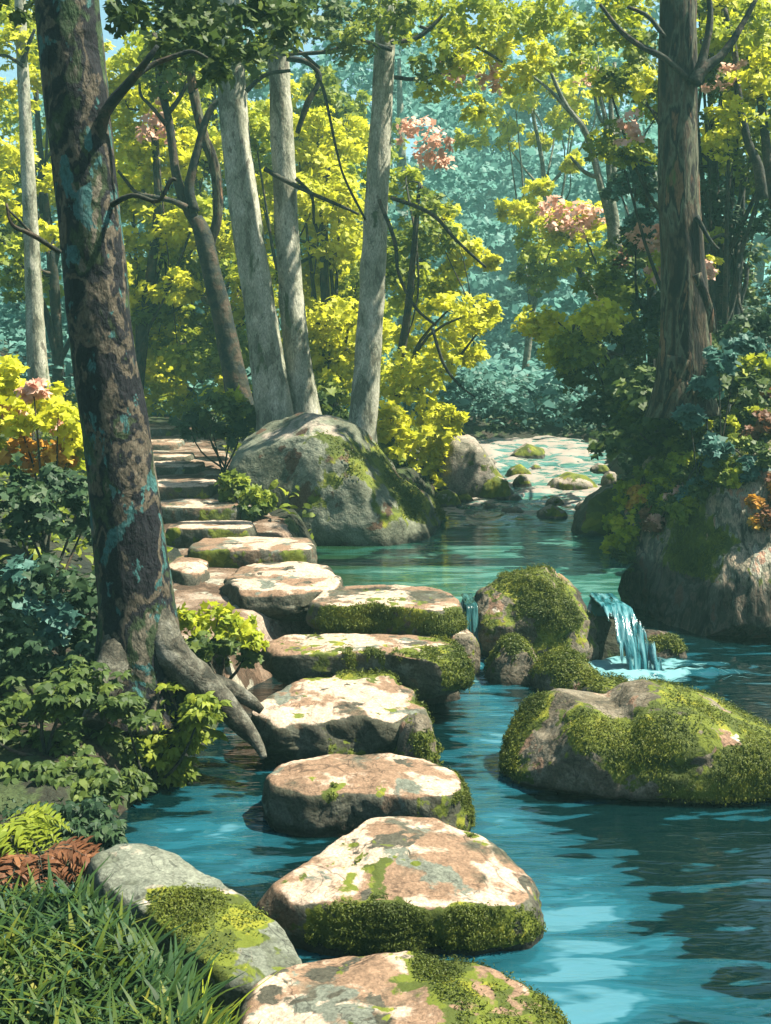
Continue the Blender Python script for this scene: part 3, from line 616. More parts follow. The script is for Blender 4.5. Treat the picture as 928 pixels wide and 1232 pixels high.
for k, (sk, Y0, lab, mo) in enumerate(rap_rocks):
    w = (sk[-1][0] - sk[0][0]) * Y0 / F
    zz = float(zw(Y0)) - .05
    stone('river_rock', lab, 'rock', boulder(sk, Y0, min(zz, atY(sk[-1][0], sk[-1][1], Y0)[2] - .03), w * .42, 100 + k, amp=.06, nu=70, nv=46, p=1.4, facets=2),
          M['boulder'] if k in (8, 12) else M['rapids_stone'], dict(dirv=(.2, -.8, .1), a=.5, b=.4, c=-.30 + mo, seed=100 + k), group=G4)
# right rock face
CLIFF = boulder([(708, 800), (720, 725), (738, 655), (764, 600), (800, 550), (845, 508), (900, 480), (960, 465), (1040, 475), (1130, 510), (1240, 660)], 8.45, -.05, 1.05, 27, amp=.07, nu=200, nv=140, p=1.25, under=.75, freq=2.0, facets=12, lean=.38)
stone('cliff_boulder', 'huge leaning tan-grey boulder of the steep bank with moss and plants over its top', 'boulder', CLIFF,
      M['cliff'], dict(dirv=(-.4, -.1, 1), a=.8, b=.7, c=-.22, seed=27, fq=3), 14000, .026, hang=1.5)
stone('lip_rock', 'dark wet rock at the right lip of the small waterfall', 'rock',
      boulder([(752, 818), (756, 785), (768, 762), (788, 754), (810, 764), (828, 790), (838, 818)], 7.45, -.1, .24, 28, amp=.07, nu=80, nv=56, facets=8), M['mossy'], dict(a=.5, b=.5, c=.3, seed=28), 4000, .025)
from mathutils.bvhtree import BVHTree
BV = BVHTree.FromPolygons([Vector(v) for v in CLIFF[0]], [tuple(f) for f in CLIFF[1]])
def oncliff(lst, off=.075, cls='olive', dn=1.0, seed=0):
    out = []
    for q in lst:
        h = BV.ray_cast(Vector(CAM), Vector(ray(q[0], q[1])).normalized())
        p = np.array(h[0]) + np.array(h[1]) * off if h[0] else atY(q[0], q[1], 8.6)
        out.append((p, q[2] * dep(p) / F, q[3] if len(q) > 3 else cls, dn))
    return out

# waterfall between the mossy boulder and the rock face
def fall(name, label, x0, x1, ytop, Y0, ybot_Y, ztop, seed):
    a = atY(x0, ytop, Y0); b = atY(x1, ytop, Y0); us = np.linspace(0, 1, 60); V = []
    ts = np.linspace(0, 1, 40)
    for t in ts:
        if t < .25: y = Y0 + .25 - t * 1.1; z = ztop - .01 * t
        else:
            s = (t - .25) / .75; y = Y0 - .025 - (Y0 - .03 - ybot_Y) * s ** .7; z = ztop - (ztop + .04) * s ** 1.6
        wid = .72 + .75 * max(0, t - .2)
        x = (a[0] + b[0]) / 2 + (b[0] - a[0]) * wid * (us - .5) + (.02 + .18 * (x1 - x0 > 25)) * max(0, t - .2)
        q = np.column_stack([x, np.full(60, y), np.full(60, z)])
        V.append(q)
    V = np.array(V).reshape(-1, 3)
    nz = fbm(np.column_stack([V[:, 0] * 22, V[:, 1] * 1.5, V[:, 2] * 1.5]), seed, 3)
    V[:, 1] -= .025 * nz * sstep(ztop + .0, ztop - .06, V[:, 2]); V[:, 2] += .012 * nz
    i = np.arange(39)[:, None] * 60 + np.arange(59)[None]
    uu = np.tile(np.abs(us * 2 - 1), 40); tt = np.repeat(ts, 60)
    o = mesh(name, V, np.stack([i, i + 1, i + 61, i + 60], -1).reshape(-1, 4), M['fall' if x1 - x0 > 25 else 'trickle'], None, (a + b) / 2 * np.array([1, 1, 0]), attrs={'thin': ('POINT', -.05 + .24 * uu ** 3 * sstep(.2, .5, tt) + .07 * tt)})
    sm = o.modifiers.new('thick', 'SOLIDIFY'); sm.thickness = .012
    return tag(o, label, 'waterfall')
fall('waterfall', 'small blue waterfall spilling between the mossy boulder and the huge leaning boulder', 712, 752, 738, 7.30, 6.86, .352, 41)
fall('waterfall', 'thin trickle falling between the cream slab and the mossy boulder', 556, 574, 742, 7.32, 7.1, .350, 42)

# ------------------------------------------------------------------ trees
def branch(parent, pts, Y, mat, sides=7, seed=0, name='branch'):
    V, Fc = pixtube(pts, Y, sides=sides, amp=.12, seed=seed, sub=5); return mesh(name, V, Fc, mat, parent)
# 1 dark lichen tree
t1 = thing('lichen_tree', 'thick dark trunk spotted with teal lichen rising from the near bank', 'tree', at(165, 830, .3))
V, Fc = pixtube([(172, 860, 150), (168, 800, 112), (163, 730, 92), (155, 650, 86), (146, 560, 80), (133, 470, 76), (120, 380, 74), (108, 260, 75), (94, 130, 76), (80, 0, 74), (68, -140, 72), (58, -320, 66), (60, -600, 40), (75, -800, 15)], 5.25, sides=26, amp=.07, seed=3, sub=8)
mesh('trunk', V, Fc, M['dark_bark'], t1)
for pts in ([(165, 690, 30, .05), (185, 740, 46, .0), (208, 790, 46, -.05), (240, 820, 40, -.1), (268, 845, 32, -.12), (292, 872, 24, -.18), (310, 895, 14, -.22), (318, 912, 8, -.25)], [(180, 770, 30, .05), (232, 812, 26, 0), (268, 826, 22, 0), (296, 840, 18, 0), (315, 855, 10, 0)], [(150, 730, 30, .05), (138, 790, 40, -.12), (125, 830, 34, -.25), (112, 870, 28, -.4)]):
    V, Fc = pixtube(pts, 5.2, sides=14, amp=.1, seed=5); mesh('root', V, Fc, M['root_bark'], t1)
for k, pts in enumerate([[(117, 180, 16), (128, 135, 14, -.05), (158, 97, 11, -.1), (178, 72, 8, -.15), (190, 55, 5, -.15)], [(150, 105, 7, -.1), (180, 80, 7), (215, 66, 6), (232, 62, 5), (250, 70, 3)], [(128, 250, 7), (160, 235, 6, -.1), (190, 242, 5, -.15), (205, 218, 6, -.15), (212, 216, 4, -.15)], [(72, 303, 6, -.1), (40, 283, 6, -.25), (15, 270, 5, -.3), (8, 245, 3, -.3)], [(40, 283, 4, -.25), (20, 262, 3, -.3), (8, 250, 2, -.3)]]):
    branch(t1, pts, 5.2, M['twig'], seed=k)
crown('crown', pc([(190, 20, 55), (250, 45, 55), (300, 18, 50), (150, 8, 35), (235, 5, 55), (340, 28, 45), (35, 0, 40), (275, 70, 36), (-60, -60, 90), (60, -120, 100), (180, -90, 90), (300, -110, 90)], 6.0, .5, 1, 'green'), t1, seed=1, leafpx=15)
# 2 twin dark tree
t2 = thing('forked_tree', 'slender dark tree forking into a green limb and a brown limb behind the pale trunks', 'tree', atY(287, 480, 12.5))
V, Fc = pixtube([(292, 500, 34), (284, 460, 30), (272, 400, 26), (258, 340, 24), (245, 285, 22), (236, 262, 16)], 12.5, sides=14, seed=8); mesh('trunk', V, Fc, M['twig'], t2)
branch(t2, [(242, 275, 17), (225, 250, 13), (212, 210, 11), (204, 150, 10), (192, 95, 9), (186, 40, 6)], 12.5, M['twig'], 9, 1, 'limb')
branch(t2, [(250, 300, 14), (262, 260, 12), (258, 200, 13), (244, 160, 13), (232, 105, 12), (226, 40, 9), (222, -30, 6)], 12.6, M['brown_bark'], 9, 2, 'limb')
branch(t2, [(235, 255, 12), (228, 225, 12), (238, 180, 10), (252, 135, 8), (275, 112, 6), (296, 100, 4)], 12.45, M['twig'], 8, 3)
branch(t2, [(225, 250, 8), (208, 242, 7), (190, 238, 6), (165, 232, 5), (150, 215, 4), (142, 205, 3)], 12.4, M['twig'], 7, 4)
branch(t2, [(200, 150, 6), (182, 128, 5), (170, 115, 4), (168, 100, 3)], 12.4, M['twig'], 6, 5)
branch(t2, [(204, 135, 6), (218, 115, 5), (225, 100, 4)], 12.4, M['twig'], 6, 6)
crown('crown', pc([(200, 95, 34, 'olive'), (180, 150, 26, 'pink'), (205, 105, 22, 'pink'), (230, 40, 50, 'olive'), (180, 40, 40, 'olive'), (150, 215, 25), (215, -30, 70, 'olive')], 12.9, .5, 2, 'yellow'), t2, seed=2)
# 3 pale trunks
def pale(label, base, pts, Y, seed, cr, brs):
    t = thing('pale_tree', label, 'tree', atY(base[0], base[1], Y), 'pale trunks behind the domed grey boulder')
    V, Fc = pixtube(pts, Y, sides=18, amp=.06, seed=seed, sub=8); mesh('trunk', V, Fc, M['pale_bark'], t)
    for k, b in enumerate(brs): branch(t, b, Y - .2, M['twig'], 7, seed + k)
    crown('crown', cr, t, seed=seed)
    return t
TOPB = pc([(360, 25, 42, 'green'), (420, 50, 40, 'olive'), (395, 8, 42, 'green'), (450, 15, 40, 'olive')], 10.5, .6, 3)
pale('leftmost of the three pale trunks, leaning left, with a dark moss blotch', (335, 510),
     [(332, 540, 54), (330, 495, 46), (322, 440, 42), (313, 370, 38), (302, 300, 37), (292, 230, 36), (284, 170, 35), (279, 100, 34), (274, 0, 33), (268, -140, 30), (266, -350, 20), (270, -520, 8)], 11.4, 11,
     pc([(290, 15, 40, 'green'), (330, 60, 28, 'olive'), (262, 60, 30, 'green')], 11, .7, 4), [[(282, 70, 8), (310, 52, 7), (330, 50, 6), (360, 62, 5), (385, 82, 3)], [(296, 110, 6), (320, 90, 5), (350, 85, 4)]])
pale('middle pale trunk, slim and lit along its right side', (368, 500),
     [(372, 520, 40), (366, 485, 34), (357, 420, 31), (350, 350, 30), (345, 270, 29), (341, 190, 28), (337, 110, 26), (333, 20, 25), (328, -120, 22), (330, -300, 14), (335, -450, 6)], 11.6, 12,
     TOPB + pc([(360, -80, 60, 'olive'), (330, -230, 80, 'olive')], 11.4, .5, 5), [[(345, 70, 8), (372, 76, 7), (385, 95, 6), (370, 125, 8), (358, 160, 6)], [(318, 203, 6), (345, 218, 6), (380, 235, 5), (415, 250, 4), (432, 258, 3)], [(356, 215, 4), (375, 235, 4), (378, 270, 3)]])
pale('rightmost pale trunk, leaning right, with roots on top of the boulder', (437, 530),
     [(432, 560, 46), (436, 515, 37), (441, 460, 33), (446, 380, 31), (450, 300, 30), (455, 210, 28), (460, 120, 26), (465, 20, 25), (470, -120, 22), (478, -300, 14), (485, -460, 6)], 11.2, 13,
     pc([(500, 25, 40, 'lime'), (540, 55, 36, 'lime'), (510, 85, 30, 'olive'), (575, 20, 40, 'lime'), (600, 60, 32), (545, 80, 22, 'pink'), (525, 110, 26), (590, 95, 18, 'pink'), (630, 25, 34, 'lime'), (570, 130, 22), (505, 165, 30, 'pink'), (530, 185, 24, 'pink'), (650, 60, 26), (480, 15, 34, 'olive'), (530, 20, 36, 'lime'), (600, 10, 38, 'lime'), (650, 15, 36, 'lime'), (700, 25, 34, 'lime'), (560, 75, 28), (640, 90, 26), (690, 70, 28, 'lime'), (560, 45, 30), (620, 90, 26)], 10.9, .7, 6),
     [[(470, 52, 5), (500, 46, 6), (520, 32, 5), (540, 10, 4)], [(472, 60, 6), (430, 50, 6), (395, 62, 5), (340, 66, 4)], [(474, 93, 5), (500, 95, 5), (530, 88, 4), (555, 90, 3)], [(505, 32, 4), (545, 45, 4), (580, 60, 4), (605, 75, 3)], [(470, 238, 5), (500, 248, 5), (525, 262, 5), (550, 290, 4), (585, 322, 3)], [(456, 240, 5), (475, 290, 5), (480, 330, 4), (500, 370, 4), (525, 392, 3)], [(440, 265, 3), (415, 215, 3), (405, 180, 3), (390, 110, 4), (380, 90, 4)], [(520, 395, 4), (535, 440, 4), (555, 465, 3), (572, 478, 2)]])
# far left pale trunk
t = thing('slim_tree', 'slim mottled trunk at the far left beyond the dark lichen trunk', 'tree', atY(45, 450, 14))
V, Fc = pixtube([(48, 470, 26), (44, 420, 24), (40, 330, 20), (35, 230, 17), (30, 130, 15), (25, 20, 14), (20, -120, 10)], 14, sides=12, seed=14); mesh('trunk', V, Fc, M['pale_bark'], t)
branch(t, [(27, 75, 6), (36, 50, 5), (42, 35, 3)], 13.9, M['twig'], 6, 1); branch(t, [(28, 80, 5), (10, 68, 4), (-8, 66, 3)], 13.9, M['twig'], 6, 2)
crown('crown', pc([(15, 55, 36), (10, 115, 34), (45, 95, 24), (20, 180, 30), (15, 240, 36), (60, 210, 24), (20, 300, 30, 'lime'), (60, 280, 26), (25, 340, 26, 'olive'), (15, 10, 40, 'lime'), (60, -50, 60, 'lime')], 14.6, .6, 7), t, seed=7)
# right brown trunk
t4 = thing('brown_tree', 'tall brown furrowed trunk standing on top of the steep bank', 'tree', atY(818, 455, 8.8))
V, Fc = pixtube([(822, 500, 92), (822, 455, 64), (825, 400, 58), (822, 330, 54), (818, 250, 50), (816, 170, 48), (815, 90, 46), (816, 0, 44), (818, -130, 40), (822, -330, 28), (826, -520, 10)], 8.8, sides=20, seed=15, sub=8); mesh('trunk', V, Fc, M['brown_bark'], t4)
for k, b in enumerate([[(835, 100, 18), (845, 85, 14), (870, 65, 10), (890, 35, 8), (912, -5, 5)], [(838, 95, 14), (848, 60, 10), (855, 20, 8), (850, -20, 5)], [(828, 95, 7), (800, 70, 8), (770, 55, 7), (745, 35, 6), (722, 5, 4)], [(800, 45, 6), (780, 20, 5), (755, 8, 4)], [(838, 260, 6), (855, 290, 5), (865, 300, 3)]]): branch(t4, b, 8.65, M['twig'], 8, 20 + k)
for k, b in enumerate([[(815, 430, 30), (806, 462, 24), (796, 485, 14)], [(838, 330, 12, -.1), (852, 365, 10, -.1), (858, 400, 8, -.1)]]): branch(t4, b, 8.65, M['brown_bark'], 9, 30 + k, 'root')
crown('crown', pc([(755, 30, 36, 'lime'), (775, 100, 24), (870, 35, 38, 'lime'), (905, 85, 36), (880, 130, 30), (865, 170, 26), (920, 20, 36, 'lime'), (745, 5, 36, 'lime'), (760, 145, 22, 'pink'), (905, 140, 34, 'lime'), (870, 90, 22, 'pink')], 9.3, .5, 8), t4, seed=8)
# two thin dark stems at the right edge
for k, (pts, lab) in enumerate([([(918, 240, 14), (912, 200, 12), (900, 170, 10), (888, 110, 9), (884, 60, 7), (872, 10, 5)], 'thin dark sapling just right of the brown furrowed trunk'), ([(935, 250, 16), (925, 200, 12), (918, 140, 10), (912, 90, 8), (918, 30, 5)], 'thin dark sapling cut by the right edge of the picture')]):
    t = thing('sapling', lab, 'tree', atY(pts[0][0], pts[0][1] + 10, 9.6), 'dark saplings on the steep bank')
    V, Fc = pixtube(pts, 9.6 + .2 * k, sides=9, seed=k); mesh('trunk', V, Fc, M['twig'], t)
    crown('crown', pc([(pts[-1][0] + 10, 60, 26, 'lime'), (pts[-2][0] + 5, 110, 24), (pts[-1][0], 10, 30, 'olive')], 10.1, .3, 9 + k), t, seed=9 + k)
# grey many-stemmed small tree
t5 = thing('grey_shrub_tree', 'leafless grey many-stemmed small tree on the slope left of the brown trunk', 'tree', atY(738, 275, 13.5))
V, Fc = pixtube([(740, 300, 18), (738, 265, 15), (735, 240, 12)], 13.5, sides=10, seed=3); mesh('trunk', V, Fc, M['grey_twig'], t5)
for k, b in enumerate([[(735, 270, 10), (722, 220, 9), (705, 160, 8), (680, 125, 6), (662, 85, 4)], [(736, 245, 9), (732, 180, 8), (728, 140, 6), (716, 95, 4)], [(738, 240, 8), (738, 180, 8), (735, 120, 6), (740, 75, 4)], [(738, 165, 6), (760, 150, 6), (772, 130, 5), (778, 115, 3)], [(730, 155, 5), (718, 130, 4), (712, 80, 3)], [(724, 215, 6), (705, 208, 5), (692, 195, 4), (686, 188, 3)], [(690, 140, 5), (665, 112, 4), (645, 95, 3), (630, 85, 2)]]): branch(t5, b, 13.5, M['grey_twig'], 7, 40 + k)
# yellow background trees
def bgtree(label, trunk, Y, cl, seed, cls='yellow', dY=.8, mat='twig', dn=1.0, name='yellow_leaved_tree', leafpx=8.8, group=None):
    p0 = atY(trunk[0][0], trunk[0][1], Y); t = thing(name, label, 'tree', (p0[0], p0[1], float(hgt(np.array([p0[0]]), np.array([p0[1]]))[0][0])), group)
    b = np.array(W[t.name]) ; pts = [atY(x, y, Y) for x, y, w in trunk]; rad = [w / 2 * dep(p) / F for p, (x, y, w) in zip(pts, trunk)]
    if pts[0][2] > b[2]: pts = [b - np.array([0, 0, .1])] + pts; rad = [rad[0] * 1.2] + rad
    V, Fc = tube(pts, rad, sides=10, seed=seed); mesh('trunk', V, Fc, M[mat], t)
    # limbs to the clumps
    C = pc(cl, Y, dY, seed, cls, dn); r = np.random.RandomState(seed)
    C = C + [(c[0] + np.array([r.normal() * .5, r.uniform(.3, 1.3), r.normal() * .45]) * c[1], c[1] * .95, c[2] if c[2] != 'pink' else cls, c[3]) for c in C]
    for k, c in enumerate(C):
        if k % 3 == 0:
            j = r.randint(1, len(pts)); a = pts[j]; m = (a + c[0]) / 2 + r.normal(size=3) * .12
            V, Fc = tube([a, m, c[0]], [rad[j] * .55, rad[j] * .35, .008], sides=6, seed=k, sub=3); mesh('limb', V, Fc, M[mat], t)
    crown('crown', C, t, seed=seed, leafpx=leafpx); return t
G5 = 'yellow-leaved trees beyond the path'
bgtree('yellow-green tree filling the gap between lichen trunk and forked dark tree', [(165, 480, 16), (175, 380, 13), (190, 250, 10), (185, 130, 6)], 15.5,
       [(150, 105, 42), (200, 125, 34), (160, 180, 42), (228, 170, 30), (180, 240, 42), (150, 290, 40), (240, 250, 28, 'lime'), (200, 305, 44, 'lime'), (165, 345, 40, 'olive'), (245, 335, 36, 'olive'), (200, 385, 40, 'olive'), (150, 395, 30, 'lime'), (215, 430, 32, 'lime'), (255, 420, 32, 'olive'), (165, 60, 45, 'lime'), (230, 90, 36, 'lime'), (130, 200, 36), (215, 200, 34), (160, 240, 36), (215, 270, 34), (140, 330, 36), (205, 345, 34), (175, 150, 34), (250, 290, 28), (190, 410, 30)], 51, group=G5)
bgtree('bright yellow tree seen between the three pale trunks', [(400, 520, 16), (395, 420, 13), (390, 300, 10), (395, 200, 6)], 15.0,
       [(305, 150, 34, 'lime'), (318, 230, 34), (375, 150, 36), (405, 175, 38), (390, 235, 42), (415, 285, 44), (385, 335, 42), (405, 385, 42), (420, 425, 42), (375, 430, 38, 'lime'), (300, 330, 36, 'lime'), (300, 420, 34, 'olive'), (405, 465, 36), (390, 110, 30, 'olive'), (310, 90, 30, 'olive'), (430, 340, 30, 'olive'), (260, 380, 30, 'olive'), (320, 470, 26, 'lime'), (360, 190, 34), (390, 200, 34), (420, 235, 30), (400, 300, 36), (375, 385, 34), (425, 380, 30), (395, 450, 34), (310, 280, 34), (300, 370, 32), (260, 300, 28), (330, 130, 30)], 52, group=G5)
bgtree('leaning yellow tree with boughs hanging over the rapids', [(470, 580, 14), (475, 480, 12), (490, 380, 10), (500, 280, 7), (505, 220, 4)], 12.6,
       [(490, 225, 30, 'lime'), (520, 255, 34, 'olive'), (500, 295, 40, 'olive'), (540, 268, 28), (562, 298, 24), (495, 345, 38, 'lime'), (548, 365, 32), (498, 398, 40), (560, 395, 28), (480, 440, 38), (528, 435, 32), (500, 475, 36), (585, 370, 18), (545, 335, 24), (592, 312, 12), (570, 420, 20), (520, 505, 26), (470, 300, 26, 'olive')], 53, group=G5)
bgtree('yellow tree with pink blossom in front of the teal valley', [(785, 490, 12), (750, 410, 10), (700, 330, 8), (675, 250, 4)], 16.5,
       [(655, 222, 18), (640, 255, 26), (668, 275, 22), (690, 250, 26, 'pink', -.9), (660, 262, 24, 'pink', -.9), (718, 258, 22, 'pink', -.9), (705, 275, 22), (640, 290, 24, 'lime'), (690, 305, 34, 'lime'), (650, 330, 30, 'olive'), (725, 335, 34, 'olive'), (625, 250, 18), (735, 290, 24, 'lime'), (690, 195, 14)], 54, name='blossom_tree')
bgtree('bushy tree with bright yellow upper leaves overhanging the right side of the rapids', [(800, 540, 16), (775, 480, 12), (725, 420, 9), (690, 390, 5)], 10.8,
       [(672, 388, 32), (712, 380, 32), (645, 392, 18), (690, 405, 30), (735, 385, 26), (700, 428, 38, 'olive'), (740, 430, 36, 'olive'), (665, 425, 28, 'lime'), (690, 455, 30, 'green'), (730, 475, 36, 'green'), (712, 492, 22, 'dark'), (755, 460, 36, 'green'), (758, 510, 30, 'dark'), (715, 345, 26, 'olive'), (780, 420, 36, 'green'), (785, 540, 26, 'dark')], 55, name='bushy_tree')
bgtree('golden sprays of leaves hanging from a thin tree at the top of the valley', [(620, 540, 10), (640, 380, 8), (655, 230, 6), (640, 130, 4)], 20.0,
       [(590, 140, 26), (630, 115, 30), (560, 95, 26, 'lime'), (610, 155, 20), (680, 145, 24), (735, 110, 24), (700, 95, 18, 'pink'), (650, 85, 28, 'lime'), (575, 165, 16), (720, 60, 34, 'lime'), (670, 40, 34, 'lime'), (610, 30, 36, 'lime'), (690, 110, 24), (650, 165, 14)], 56, dn=.8, mat='grey_twig')
def region(x0, x1, y0, y1, n, r0, r1, cls, seed):
    r = np.random.RandomState(seed); return [(r.uniform(x0, x1), r.uniform(y0, y1), r.uniform(r0, r1), cls[r.randint(len(cls))]) for _ in range(n)]
bgtree('tall yellow-green tree behind the slim mottled trunk at the far left', [(70, 440, 14), (65, 330, 11), (50, 200, 8), (40, 60, 5)], 18, region(-30, 115, 10, 360, 26, 24, 38, ['yellow', 'lime', 'lime', 'olive'], 1), 59, dn=.8)
bgtree('tall yellow-green tree behind the forked dark tree', [(250, 470, 14), (255, 380, 12), (260, 200, 8), (255, 60, 5)], 19, region(120, 340, 60, 450, 42, 22, 36, ['yellow', 'lime', 'lime', 'olive'], 2), 60, dn=.8)
bgtree('tall yellow-green tree behind the bright yellow tree between the pale trunks', [(420, 480, 14), (415, 380, 12), (400, 250, 8), (395, 120, 5)], 19.5, region(325, 465, 80, 480, 38, 22, 36, ['yellow', 'lime', 'olive'], 3), 61, dn=.8)
bgtree('olive and yellow tree filling the upper right corner behind the brown trunk', [(870, 470, 14), (865, 330, 12), (860, 200, 8), (850, 60, 5)], 10.6, region(730, 960, -20, 190, 38, 24, 38, ['yellow', 'lime', 'olive', 'olive'], 4), 62, dn=.8)
bgtree('low yellow-green tree glowing behind the bush at the foot of the forked tree', [(330, 480, 12), (325, 430, 10), (310, 380, 7), (300, 340, 4)], 17, region(140, 460, 290, 490, 46, 22, 34, ['yellow', 'yellow', 'lime'], 5), 63, dn=.8)
# dark trees on the right bank
bgtree('dense dark green tree behind the brown furrowed trunk', [(880, 470, 18), (885, 380, 14), (890, 280, 10), (895, 200, 6)], 10.6,
       [(895, 200, 42, 'green'), (860, 230, 36, 'teal'), (905, 260, 46, 'dark'), (870, 300, 42, 'dark'), (910, 330, 46, 'green'), (865, 360, 40, 'dark'), (910, 400, 46, 'dark'), (870, 420, 40, 'green'), (925, 200, 40, 'olive'), (858, 180, 26, 'olive'), (890, 240, 24, 'lime'), (905, 450, 40, 'dark'), (850, 325, 14, 'pink', -.9), (848, 275, 26, 'lime')], 57, name='dark_green_tree')
bgtree('dark blue-green tree between the grey many-stemmed tree and the brown trunk', [(785, 480, 14), (785, 380, 11), (780, 260, 7), (775, 190, 4)], 11.8,
       [(775, 185, 28, 'teal'), (782, 215, 28, 'dark'), (760, 205, 22, 'dark'), (782, 300, 30, 'rust'), (770, 330, 34, 'green'), (790, 355, 32, 'dark'), (765, 290, 22, 'green'), (775, 265, 24, 'teal'), (785, 395, 34, 'green'), (775, 290, 22, 'pink', -.9), (800, 285, 16, 'pink', -.9), (795, 325, 14, 'pink', -.9), (760, 360, 28, 'olive')], 58, name='dark_green_tree')
# hazy trees up the valley: each its own
G6 = 'blue-green trees far up the valley'
far = [(430, 36, 3.6, 120), (470, 46, 4.2, 60), (525, 50, 4.2, 95), (585, 62, 5, 90), (630, 64, 3.6, 250), (545, 58, 3.6, 330), (665, 66, 5, 170), (715, 56, 4.5, 200), (760, 34, 3.6, 150), (495, 52, 3.2, 200), (600, 50, 3.0, 400), (655, 52, 3.0, 420), (570, 46, 2.0, 470), (700, 26, 2, 420),
       (200, 30, 2.8, 330), (150, 24, 2.0, 400), (250, 26, 2.3, 380), (20, 28, 2.8, 330), (80, 24, 2, 380), (310, 40, 4, 150), (230, 42, 4, 150), (120, 40, 4, 120), (30, 44, 4.5, 90), (370, 34, 3.2, 240), (850, 30, 3.5, 120), (920, 30, 3.5, 90), (480, 30, 4, -60), (555, 58, 5.5, 40), (640, 60, 5.5, 70), (725, 48, 4.5, 20), (800, 40, 4.5, -40), (400, 40, 4.5, -60), (310, 34, 4, -60), (600, 62, 6, 120)]
farlab = ['far blue-green tree %s' % s for s in ['right of the rightmost pale trunk, tallest there', 'showing high between two pale trunks', 'in the valley gap above the golden boughs', 'at the back of the valley gap', 'in the middle of the teal valley gap', 'low behind the hanging golden boughs', 'behind the golden sprays', 'behind the grey many-stemmed tree', 'behind the blossom tree and brown trunk', 'behind the leaning yellow tree', 'low and dark at the head of the stream', 'small at the stream head beside the bushy tree', 'small and low left of the stream head', 'behind the bushy tree at the stream', 'behind the forked dark tree', 'low behind the topmost step', 'behind the bush at the forked tree', 'low at the left edge behind the slim trunk', 'between slim trunk and lichen trunk', 'high between the leftmost and middle pale trunks', 'high behind the forked dark tree', 'high right of the lichen trunk', 'high at the far left edge', 'behind the bright yellow tree', 'high behind the brown trunk crown', 'high at the right edge of the picture', 'towering right beside the rightmost pale trunk', 'towering above the valley gap on its left', 'towering above the golden sprays', 'towering behind the bare grey stems', 'towering just left of the brown trunk', 'towering between middle and rightmost pale trunks', 'towering between leftmost and middle pale trunks', 'towering farthest back over the valley gap']]
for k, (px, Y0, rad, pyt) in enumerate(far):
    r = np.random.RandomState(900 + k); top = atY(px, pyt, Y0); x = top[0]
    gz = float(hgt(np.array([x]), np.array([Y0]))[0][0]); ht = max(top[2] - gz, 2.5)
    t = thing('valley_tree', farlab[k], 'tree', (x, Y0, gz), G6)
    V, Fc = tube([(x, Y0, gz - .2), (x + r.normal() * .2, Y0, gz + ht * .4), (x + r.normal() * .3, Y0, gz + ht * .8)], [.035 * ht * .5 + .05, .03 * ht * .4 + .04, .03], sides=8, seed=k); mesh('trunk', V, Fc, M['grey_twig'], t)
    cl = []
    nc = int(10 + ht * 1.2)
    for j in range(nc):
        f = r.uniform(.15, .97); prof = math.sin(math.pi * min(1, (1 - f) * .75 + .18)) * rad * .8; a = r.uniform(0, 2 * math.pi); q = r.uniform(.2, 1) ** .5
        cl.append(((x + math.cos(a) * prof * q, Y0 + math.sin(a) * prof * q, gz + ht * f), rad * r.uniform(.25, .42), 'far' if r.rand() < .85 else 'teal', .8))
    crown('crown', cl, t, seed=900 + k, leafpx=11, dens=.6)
# hills
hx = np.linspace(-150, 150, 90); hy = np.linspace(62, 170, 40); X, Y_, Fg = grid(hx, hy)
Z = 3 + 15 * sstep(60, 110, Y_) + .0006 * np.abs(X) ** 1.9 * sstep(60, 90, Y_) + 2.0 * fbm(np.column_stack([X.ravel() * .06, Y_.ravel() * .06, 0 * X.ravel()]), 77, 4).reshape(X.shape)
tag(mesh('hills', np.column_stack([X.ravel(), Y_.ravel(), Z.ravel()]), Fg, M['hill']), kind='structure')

# ------------------------------------------------------------------ shrubs and plants
def shrub(name, label, cl, Y, seed, cls, leafpx=13, dY=.25, tmpl=T_LOBE, dn=1.1, cat='shrub', group=None, stems=6, flat=.7, base=None, vine=False):
    C = pc(cl, Y, dY, seed, cls, dn) if Y else oncliff(cl, cls=cls, dn=dn); ctr = np.mean([c[0] for c in C], 0); zmin = min(c[0][2] - c[1] for c in C)
    g = float(hgt(np.array([ctr[0]]), np.array([ctr[1]]))[0][0]) if base is None else base
    t = thing(name, label, cat, (ctr[0], ctr[1], min(g, zmin + .05)), group)
    crown('foliage', C, t, seed=seed, leafpx=leafpx, tmpl=tmpl, flat=flat)
    r = np.random.RandomState(seed); b = W[t.name] if not vine else np.array(max(C, key=lambda c: c[0][2])[0]); SV, SF = [], []
    for c in C[:stems]:
        m = (b + c[0]) / 2 + r.normal(size=3) * .04
        V, Fc = tube([b + r.normal(size=3) * .03, m, c[0]], [.012, .009, .004], sides=5, sub=3, seed=seed); o = sum(len(v) for v in SV)
        SV.append(V); SF += [tuple(i + o for i in f) for f in Fc]
    mesh('stems', np.vstack(SV), SF, M['twig'], t); return t
shrub('flowering_shrub', 'sunny yellow shrub with pink and orange blossom at the left edge', [(15, 450, 36), (45, 470, 36), (70, 500, 34), (20, 500, 36), (88, 525, 26), (40, 465, 16, 'pink'), (15, 490, 14, 'pink'), (72, 515, 15, 'pink'), (30, 545, 32, 'orange'), (65, 545, 28, 'orange'), (-20, 470, 40), (-10, 540, 34, 'lime'), (90, 550, 20, 'lime')], 7.6, 61, 'yellow', 13)
shrub('dark_shrub', 'dark green shrub below the flowering yellow shrub', [(20, 585, 40), (60, 580, 36), (100, 590, 32), (15, 625, 40), (60, 620, 36), (105, 625, 30), (130, 600, 24), (-20, 600, 40)], 7.0, 62, 'dark', 13)
